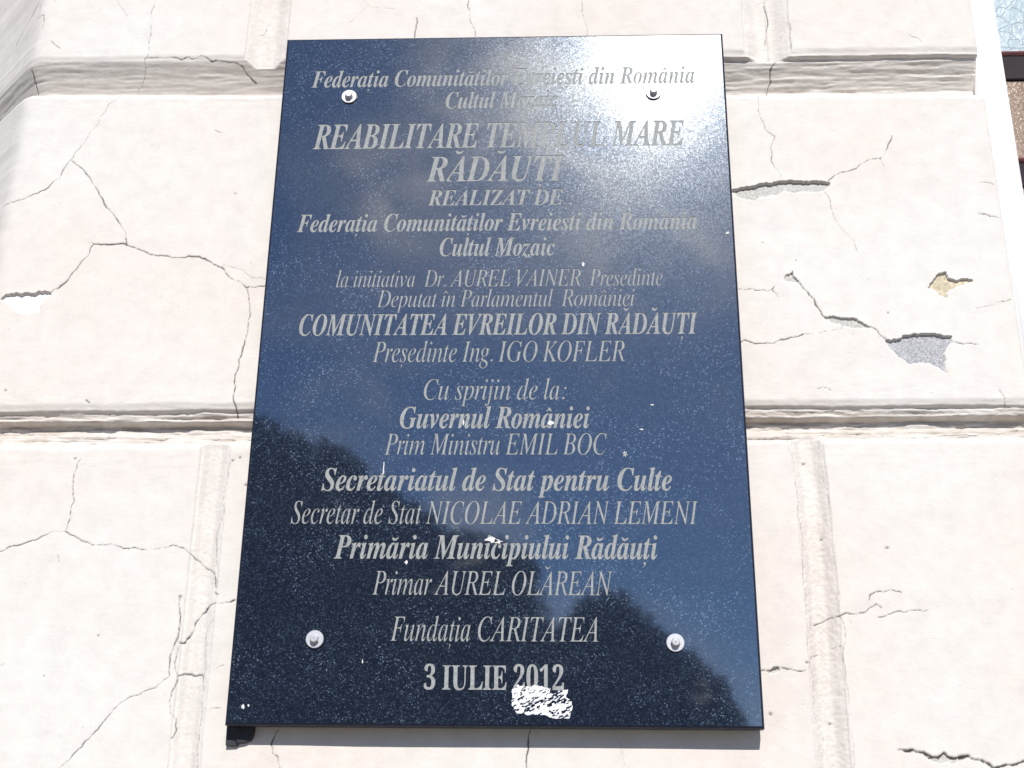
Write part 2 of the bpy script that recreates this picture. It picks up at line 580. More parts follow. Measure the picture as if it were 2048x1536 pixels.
cr([(1058, 0), (1030, 230), (1005, 385), (985, 400), (930, 530), (905, 535), (885, 610), (815, 660), (740, 710), (690, 790), (655, 860), (560, 985), (520, 1030), (470, 1100)], 0.6, 0.42)
cr([(470, 1100), (420, 1180), (405, 1220), (330, 1280), (230, 1325), (130, 1365), (0, 1390)], 0.8, 0.7)
cr([(480, 1090), (540, 1135), (610, 1210), (650, 1275), (700, 1355), (730, 1420), (800, 1500), (860, 1600), (865, 1665)], 0.9, 0.85)
cr([(600, 287), (640, 300), (720, 303), (850, 297), (865, 308), (940, 335), (1060, 378), (1230, 393), (1355, 385), (1400, 400), (1460, 440), (1520, 465), (1550, 510), (1640, 560), (1680, 598), (1795, 588), (1830, 572)], 1.0, 0.9, oy=400)
cr([(1680, 598), (1698, 680), (1692, 860), (1670, 960), (1630, 1090), (1605, 1200), (1608, 1280), (1595, 1370), (1612, 1470)], 0.9, 0.8, oy=400)
cr([(640, 300), (600, 380), (515, 480), (460, 550), (400, 600), (340, 640)], 1.2, 0.8, oy=400)
cr([(1520, 440), (1640, 470), (1720, 530), (1810, 540)], 0.6, 0.35, oy=400)
cr([(985, 395), (1100, 390), (1170, 385), (1240, 402), (1280, 385), (1310, 400), (1370, 380), (1440, 412), (1560, 415), (1640, 430), (1690, 480), (1725, 507)], 1.0, 0.8)
cr([(350, 280), (410, 330)], 0.7, 0.6)
cr([(800, 0), (870, 105)], 0.6, 0.3)
cr([(1760, 215), (1800, 195), (1830, 130)], 0.6, 0.4)
cr([(1640, 645), (1760, 630), (1880, 625), (1930, 605)], 1.0, 0.8)
cr([(260, 0), (250, 70), (240, 100), (300, 95), (290, 190)], 0.8, 0.6)
cr([(190, 440), (200, 560), (235, 640)], 1.0, 0.85)
cr([(550, 540), (515, 620), (500, 700), (498, 790), (505, 830), (480, 930), (450, 1020)], 0.8, 0.6, oy=760)
cr([(0, 1170), (110, 1130), (270, 1075), (340, 1040), (430, 1032), (480, 1055), (560, 1098), (700, 1122), (840, 1150), (980, 1158), (1100, 1145), (1170, 1130), (1230, 1143), (1300, 1185), (1400, 1280), (1455, 1310), (1470, 1360), (1475, 1415)], 0.8, 0.85, oy=760)
cr([(1465, 1445), (1490, 1465)], 0.8, 0.6, oy=760)
cr([(1605, 387), (1540, 405), (1420, 428), (1370, 480), (1320, 550), (1290, 630), (1260, 680), (1225, 680)], 1.2, 0.95, oy=1086)
cr([(1225, 370), (1228, 480), (1225, 600), (1190, 690), (1165, 760), (1150, 870), (1160, 905), (1110, 940), (990, 1010), (880, 1055), (810, 1100), (760, 1160), (700, 1225), (640, 1300), (560, 1390), (480, 1470), (400, 1545)], 0.8, 0.7, oy=1086)
cr([(1222, 560), (1215, 700), (1210, 900), (1180, 1000), (1160, 1160), (1200, 1200), (1200, 1270), (1170, 1330)], 0.8, 0.55, oy=1086)
cr([(1215, 905), (1260, 890), (1380, 900), (1390, 1000)], 1.0, 0.75, oy=1086)
cr([(1460, 380), (1455, 520), (1400, 620), (1390, 760), (1385, 1000), (1370, 1200), (1345, 1450), (1340, 1540)], 0.6, 0.35, oy=1086)
cr([(1570, 560), (1560, 650), (1530, 880), (1490, 1000), (1475, 1180), (1470, 1400)], 0.6, 0.4, oy=760)
cr([(1430, 1135), (1510, 1130)], 0.6, 0.45, oy=1086)
cr([(1475, 855), (1525, 835)], 0.6, 0.35, oy=1086)
cr([(260, 630), (255, 690), (270, 790), (300, 860), (370, 920), (340, 1000), (345, 1090), (390, 1150), (420, 1215)], 0.7, 0.55, 1440, 0, Q5)
cr([(720, 1222), (790, 1175), (860, 1155), (910, 1140), (950, 1105), (1010, 1075), (1080, 1070), (1105, 1045), (1130, 980), (1158, 915)], 0.8, 0.75, 1440, 0, Q5)
cr([(1080, 1070), (1108, 1125)], 0.5, 0.35, 1440, 0, Q5)
cr([(700, 1290), (740, 1345), (745, 1400), (790, 1500), (840, 1563), (890, 1610), (905, 1630), (925, 1690)], 0.5, 0.4, 1440, 0, Q5)
cr([(650, 1290), (690, 1330)], 0.5, 0.4, 1440, 0, Q5)
cr([(120, 595), (200, 600), (290, 605), (320, 615), (350, 605), (365, 580)], 0.8, 0.75, 1440, 400, Q5)
cr([(350, 605), (390, 655)], 0.8, 0.6, 1440, 400, Q5)
cr([(485, 475), (490, 510), (545, 570), (590, 620), (635, 665), (650, 715), (695, 785)], 1.1, 0.95, 1440, 400, Q5)
cr([(1015, 852), (1060, 880), (1090, 920), (1125, 947)], 0.9, 0.8, 1440, 400, Q5)
cr([(1555, 958), (1620, 965), (1740, 972)], 0.8, 0.7, 1440, 400, Q5)
cr([(135, 960), (165, 942), (200, 955), (290, 965), (360, 968), (410, 940), (480, 925), (560, 905)], 1.0, 0.85, 1440, 400, Q5)
cr([(560, 905), (700, 885), (800, 870), (830, 845)], 0.6, 0.45, 1440, 400, Q5)
cr([(1740, 90), (1790, 95), (1820, 110), (1890, 125)], 0.9, 0.7, 1440, 400, Q5)
cr([(1730, 728), (1810, 715), (1860, 690), (1960, 668)], 0.7, 0.5, 1440, 400, Q5)
cr([(1880, 1280), (1920, 1340), (1922, 1395)], 0.7, 0.5, 1440, 400, Q5)
cr([(1498, 1080), (1510, 1120), (1530, 1170)], 0.9, 0.85, 1440, 400, Q5)
cr([(660, 1270), (700, 1260), (745, 1280)], 0.7, 0.55, 1440, 400, Q5)
cr([(1000, 410), (1010, 370), (1050, 350), (1100, 350), (1150, 333), (1218, 353)], 0.8, 0.6, 1440, 1080, Q5)
cr([(640, 568), (700, 545), (790, 515), (850, 492), (925, 497), (985, 482), (1010, 455), (1050, 432), (1085, 455)], 0.9, 0.65, 1440, 1080, Q5)
cr([(1060, 517), (1120, 510), (1170, 485), (1240, 490), (1310, 475), (1360, 478), (1400, 475)], 0.8, 0.55, 1440, 1080, Q5)
cr([(605, 850), (620, 780), (730, 740), (815, 715)], 0.6, 0.4, 1440, 1080, Q5)
cr([(280, 880), (340, 880), (360, 860), (400, 860), (470, 868), (575, 880)], 1.1, 0.9, 1440, 1080, Q5)
cr([(1200, 1415), (1300, 1415), (1370, 1430), (1400, 1450), (1470, 1470), (1510, 1440), (1540, 1470), (1610, 1470), (1670, 1455), (1720, 1480), (1790, 1500), (1840, 1540)], 2.0, 0.95, 1440, 1080, Q5)
cr([(1840, 1540), (1950, 1515), (2048, 1490), (2110, 1470)], 1.4, 0.9, 1440, 1080, Q5)
cr([(455, 400), (500, 560), (522, 760), (545, 1000), (560, 1250), (575, 1480), (600, 1850), (640, 2200), (690, 2700)], 0.5, 0.3, 1440, 760, Q5)
cr([(695, 600), (735, 900), (770, 1230), (800, 1540)], 0.6, 0.25, 1440, 760, Q5)
cr([(800, 500), (830, 800), (870, 1180), (900, 1536)], 0.6, 0.3, 1440, 1080, Q5)
cr([(305, 0), (322, 200), (312, 260)], 0.8, 0.7, 1440, 0, Q5)
cr([(475, 150), (480, 330)], 0.7, 0.5, 1440, 0, Q5)
cr([(380, 390), (350, 430), (360, 480), (330, 600)], 1.2, 0.85, 1440, 0, Q5)
cr([(1275, 235), (1320, 250), (1365, 285)], 0.7, 0.5, 1440, 0, Q5)
cr([(1745, 1225), (1845, 1243)], 0.7, 0.4, 1440, 0, Q5)
cr([(170, 370), (300, 380), (360, 378), (500, 368), (700, 355), (720, 345)], 0.7, 0.5, 1440, 760, Q5)
cr([(1100, 365), (1400, 375), (1650, 350), (1830, 345), (1950, 320), (2048, 300)], 0.8, 0.6, 1440, 760, Q5)
for p, w, s in (
        ([(833, 35), (829, 75)], 0.8, 0.7), ([(936, -5), (940, 30), (950, 60), (954, 80)], 0.7, 0.6),
        ([(1160, -5), (1166, 30), (1176, 78)], 0.6, 0.5), ([(735, 12), (700, 45)], 0.6, 0.3), ([(728, 0), (742, 14), (790, 18)], 0.6, 0.3),
        ([(557, 1460), (548, 1476), (543, 1490), (545, 1506), (556, 1514), (562, 1540)], 0.9, 0.7),
        ([(1061, 1460), (1056, 1480), (1057, 1495), (1053, 1515), (1052, 1540)], 1.0, 0.9),
        ([(1240, 1480), (1242, 1500), (1250, 1530)], 0.6, 0.25),
        ([(0, 1332), (8, 1326)], 0.8, 0.6), ([(180, 1450), (205, 1492)], 0.5, 0.3),
        ([(0, 40), (20, 27), (50, 8), (70, -6)], 0.9, 0.8), ([(0, 58), (25, 45), (58, 28)], 0.6, 0.4),
        ([(430, 260), (447, 266)], 0.6, 0.5), ([(172, 800), (180, 806)], 0.9, 0.8), ([(115, 1110), (117, 1122)], 0.6, 0.5)):
    CR.append((p, w, s))

crackD = np.zeros((NZ, NX), np.float32)
dirt = np.zeros((NZ, NX), np.float32)
rj = random.Random(4)


def refine(p, it=3):
    for k in range(it):
        q = [p[0]]
        for a, b in zip(p, p[1:]):
            L = math.hypot(b[0] - a[0], b[1] - a[1])
            j = 0.10 * L
            if L > 3:
                q.append(((a[0] + b[0]) / 2 + rj.uniform(-j, j), (a[1] + b[1]) / 2 + rj.uniform(-j, j)))
            q.append(b)
        p = q
    return p


def window(x0, x1, z0, z1_):
    i0, i1 = np.searchsorted(zs, z0), np.searchsorted(zs, z1_)
    j0, j1 = np.searchsorted(xs, x0), np.searchsorted(xs, x1)
    return slice(i0, i1), slice(j0, j1)


for pts, wmm, stg in CR:
    pts = [at(*p) for p in refine(pts)]
    run = rj.uniform(-0.5, 0.5)
    for a, b in zip(pts, pts[1:]):
        run = 0.75 * run + 0.25 * rj.uniform(-1, 1) * 2.2
        w = wmm * mm * max(0.6, 1.0 + 0.45 * run)
        st = stg * min(1.15, max(0.30, 0.85 + 0.55 * run))
        pad = 5 * mm
        I, J = window(min(a[0], b[0]) - pad, max(a[0], b[0]) + pad, min(a[2], b[2]) - pad, max(a[2], b[2]) + pad)
        xx, zz = X[I, J], Z[I, J]
        if xx.size == 0:
            continue
        dx, dz = b[0] - a[0], b[2] - a[2]
        t = np.clip(((xx - a[0]) * dx + (zz - a[2]) * dz) / (dx * dx + dz * dz + 1e-12), 0, 1)
        d = np.hypot(xx - a[0] - t * dx, zz - a[2] - t * dz)
        f = np.exp(-(d / (0.60 * w)) ** 2) * st
        crackD[I, J] = np.maximum(crackD[I, J], f * (0.8 + 1.3 * max(wmm - 0.8, 0)) * mm)
        dirt[I, J] = np.maximum(dirt[I, J], np.clip(f * 1.5, 0, 1))

# pinholes and small knocks
pin = [(at(p[0], p[1]), r) for p, r in (((470, 387), 1.4), ((1774, 1096), 1.8), ((11, 781), 1.6), ((1525, 485), 1.2), ((1776, 626), 1.7), ((1592, 521), 1.3), ((360, 1193), 2.2), ((1537, 1353), 0), ((1541, 1428), 2.4), ((150, 917), 1.5), ((465, 921), 2), ((480, 915), 2), ((492, 970), 2), ((87, 1352), 1.2), ((196, 1271), 1.5), ((1614, 1325), 1.8), ((1663, 1446), 1.8), ((1645, 1076), 2.0), ((1610, 923), 2.0), ((1817, 184), 1.6))]
for k in range(420):
    pin.append((np.array([rs.uniform(-0.75, X_EDGE), 0, ZC + rs.uniform(-0.55, 0.62)]), rs.choice([0.5, 0.6, 0.7, 0.9])))
for c, r in pin:
    if r <= 0:
        continue
    I, J = window(c[0] - 6 * mm, c[0] + 6 * mm, c[2] - 6 * mm, c[2] + 6 * mm)
    d = np.hypot((X[I, J] - c[0]) * rs.uniform(0.6, 1.1), Z[I, J] - c[2]) / (0.72 * r * mm)
    f = np.exp(-d * d)
    crackD[I, J] = np.maximum(crackD[I, J], f * 1.2 * mm)
    if r > 1 or rs.rand() < 0.45:
        dirt[I, J] = np.maximum(dirt[I, J], f * (0.85 if r > 1 else 0.5))

# -- flakes of paint fallen off: (outline in photo pixels, depth at the upper rim, depth at the lower rim, material, label)
CHIPS = [
    (z1([(5, 682), (30, 650), (250, 630), (355, 630), (345, 650), (300, 690), (265, 730), (262, 765), (140, 780), (100, 745), (40, 700)], 0, 400), 4.5, 0.8, 'white', 'bright white bare patch at the far left'),
    (z1([(70, 1285), (200, 1258), (320, 1238), (420, 1216), (520, 1225), (620, 1218), (735, 1222), (738, 1250), (700, 1285), (640, 1288), (560, 1292), (500, 1300), (430, 1290), (385, 1320), (300, 1322), (235, 1350), (150, 1342), (85, 1312)], 1440, 0, Q5), 5.2, 0.8, 'pale', 'long open split beside the plaque with a ragged lower rim'),
    (z1([(438, 512), (480, 492), (512, 540), (545, 565), (490, 555), (442, 545)], 1440, 400, Q5), 2.5, 0.8, 'pale', 'tiny grey flake scar'),
    (z1([(688, 783), (800, 790), (930, 808), (1025, 862), (960, 862), (905, 864), (830, 850), (760, 832), (703, 812)], 1440, 400, Q5), 3.0, 0.6, 'pale', 'narrow grey flake scar along a crack'),
    (z1([(1112, 945), (1170, 940), (1240, 920), (1320, 905), (1440, 900), (1558, 922), (1568, 962), (1540, 990), (1510, 1050), (1530, 1170), (1470, 1125), (1420, 1104), (1280, 1104), (1200, 1062), (1150, 1000)], 1440, 400, Q5), 4.2, 0.9, 'grey', 'largest bare patch, speckled grey'),
    (z1([(1468, 503), (1520, 488), (1532, 530), (1600, 540), (1650, 533), (1705, 550), (1650, 575), (1560, 602), (1535, 625), (1535, 668), (1480, 638), (1440, 600), (1400, 592), (1420, 550)], 1440, 400, Q5), 3.8, 0.8, 'cream', 'cream coloured bare patch near the window'),
    (z1([(322, 884), (345, 872), (365, 858), (405, 860), (408, 892), (345, 896)], 1440, 1080, Q5), 3.0, 0.8, 'pale', 'small grey flake scar at the plaque edge'),
    (z1([(1390, 1452), (1470, 1475), (1510, 1443), (1545, 1475), (1610, 1475), (1600, 1500), (1500, 1510), (1420, 1495)], 1440, 1080, Q5), 3.4, 0.7, 'pale', 'ragged flake scar at the bottom right'),
]
chip_id = np.zeros((NZ, NX), np.int16)


def inside_poly(px, pz, poly):
    r = np.zeros(px.shape, bool)
    n = len(poly)
    for i in range(n):
        xa, za = poly[i]
        xb, zb = poly[(i + 1) % n]
        c = (za > pz) != (zb > pz)
        with np.errstate(divide='ignore', invalid='ignore'):
            r ^= c & (px < (xb - xa) * (pz - za) / (zb - za) + xa)
    return r


for k, (poly, d0, d1, mk, lb) in enumerate(CHIPS):
    P = [at(*p) for p in poly]
    P = [(p[0], p[2]) for p in P]
    xmn, xmx, zmn, zmx = min(p[0] for p in P), max(p[0] for p in P), min(p[1] for p in P), max(p[1] for p in P)
    I, J = window(xmn - 0.012, xmx + 0.012, zmn - 0.012, zmx + 0.012)
    xx, zz = X[I, J], Z[I, J]
    jx, jz = 1.5 * mm * fbm(xx, zz, 0.009, 0.009, 400 + k, 4, 0.6), 1.5 * mm * fbm(xx, zz, 0.008, 0.008, 440 + k, 3)
    ins = inside_poly(xx + jx, zz + jz, P)
    # depth falls from the upper rim to the lower one, column by column
    cols = ins.any(0)
    ztop = np.where(cols, np.where(ins, zz, -1e9).max(0), 0)
    zbot = np.where(cols, np.where(ins, zz, 1e9).min(0), 0)
    f = np.clip((ztop[None, :] - zz) / np.maximum(ztop - zbot, 1e-4)[None, :], 0, 1)
    dep = (d0 * (1 - f) ** 1.0 + d1 * f) * mm + 0.35 * mm * fbm(xx, zz, 0.006, 0.006, 480 + k, 3)
    sub = D[I, J]
    sub[ins] += np.clip(dep, 0.3 * mm, None)[ins]
    # the paint above the loss has lifted a little
    up = np.exp(-np.clip(zz - ztop[None, :], 0, None) / 0.006) * cols[None, :] * (~ins) * (zz > ztop[None, :] - 1e-6)
    sub -= 0.9 * mm * up
    D[I, J] = sub
    crackD[I, J][ins] = 0
    dirt[I, J][ins] = 0
    chip_id[I, J][ins] = k + 1

D = D + crackD
# -- left corner: the wall turns back at 45 degrees
back = (X_CORNER + 1.5 * mm * fbm(X * 0, Z, 1, 0.03, 511, 3)) - X
D = D + np.clip(0.006 * np.logaddexp(0, back / 0.006), 0, 0.5)
# -- right end: the last block stops with a ragged arris and the window opening lies deeper
D = np.where(X > X_EDGE + 0.0003, 0.09, D)
edge = np.clip(1 - (X_EDGE - X) / 0.006, 0, 1)
D = D + np.where(X <= X_EDGE + 0.0003, 2.2 * mm * edge ** 2 + edge * 0.6 * mm * fbm(X, Z, 0.01, 0.012, 521, 3), 0)

# -- mesh
co = np.empty((NZ * NX, 3), np.float32)
co[:, 0], co[:, 1], co[:, 2] = X.ravel(), D.ravel(), Z.ravel()
# a slightly wavering right arris
idx = np.arange(NZ * NX).reshape(NZ, NX)
quads = np.stack([idx[:-1, :-1], idx[:-1, 1:], idx[1:, 1:], idx[1:, :-1]], -1).reshape(-1, 4)
cid = chip_id.ravel()
fid = np.where((cid[quads] > 0).all(1), cid[quads[:, 0]], 0)
wall = empty('plaster_wall', (0, 0, 0))
tag(wall, 'cracked cream painted plaster wall scored into large blocks behind the dark plaque', 'wall')


def grid_part(name, q, mat, with_dirt):
    used, inv = np.unique(q.ravel(), return_inverse=True)
    me = bpy.data.meshes.new(name)
    me.vertices.add(len(used))
    me.vertices.foreach_set('co', co[used].ravel())
    me.loops.add(len(inv))
    me.loops.foreach_set('vertex_index', inv.astype(np.int32))
    me.polygons.add(len(q))
    me.polygons.foreach_set('loop_start', np.arange(0, len(inv), 4, dtype=np.int32))
    me.polygons.foreach_set('loop_total', np.full(len(q), 4, np.int32))
    if with_dirt:
        at_ = me.attributes.new('crack_dirt', 'FLOAT', 'POINT')
        at_.data.foreach_set('value', dirt.ravel()[used])
        at_ = me.attributes.new('joint_grime_shade', 'FLOAT', 'POINT')
        at_.data.foreach_set('value', grime_shade.ravel()[used])
    me.update(calc_edges=True)
    return link(name, me, mat, wall, smooth=True)


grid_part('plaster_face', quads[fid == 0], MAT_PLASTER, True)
for k, c in enumerate(CHIPS):
    q = quads[fid == k + 1]
    if len(q):
        tag(grid_part('bare_patch', q, MAT_BARE[c[3]], False), c[4])

# ------------------------------------------------------------------ window at the right edge
win = empty('window', (X_EDGE + 0.05, 0.02, ZC))
tag(win, 'narrow sliver of a window with white casing, crackled glass painted with a blue sky reflection, and brown patterned glass', 'window')
YC, YG = 0.006, 0.045
x_c1 = at(2018, 193, YC)[0]
bm = bmesh.new()
box(bm, X_EDGE + 0.0012, x_c1, YC, 0.085, ZC - 0.66, ZC + 1.2, 0.0025, 3)
from_bm('casing', bm, MAT_CASING, win, True)
zb = [at(2030, y, YG - 0.004)[2] for y in (104, 158, 317, 372)]
x_r = x_c1 + 0.42


def pane(z0, z1_, mat, lb):
    bm = bmesh.new()
    box(bm, x_c1 - 0.004, x_r, YG, YG + 0.005, z0, z1_)
    tag(from_bm('glass_pane', bm, mat, win), lb)


pane(zb[0] + 0.001, ZC + 1.2, MAT_ICE, 'crackled ice glass pane, sky reflection painted as pale blue')
pane(zb[2] + 0.001, zb[1] - 0.001, MAT_AMBER, 'brown patterned pane')
pane(ZC - 0.66, zb[3] - 0.001, MAT_AMBER, 'brown patterned pane below')
for a, b in ((zb[0], zb[1]), (zb[2], zb[3])):
    bm = bmesh.new()
    box(bm, x_c1 - 0.002, x_r, YG - 0.004, YG + 0.012, b, a - 0.006, 0.001, 2)
    mu = from_bm('glazing_bar', bm, MAT_MUNTIN, win)
    bm = bmesh.new()
    box(bm, x_c1 - 0.002, x_r, YG - 0.008, YG + 0.006, a - 0.0058, a, 0.0018, 3)
    bd = from_bm('bead', bm, MAT_BEAD, mu, True)
    bd.matrix_parent_inverse = Matrix.Identity(4)

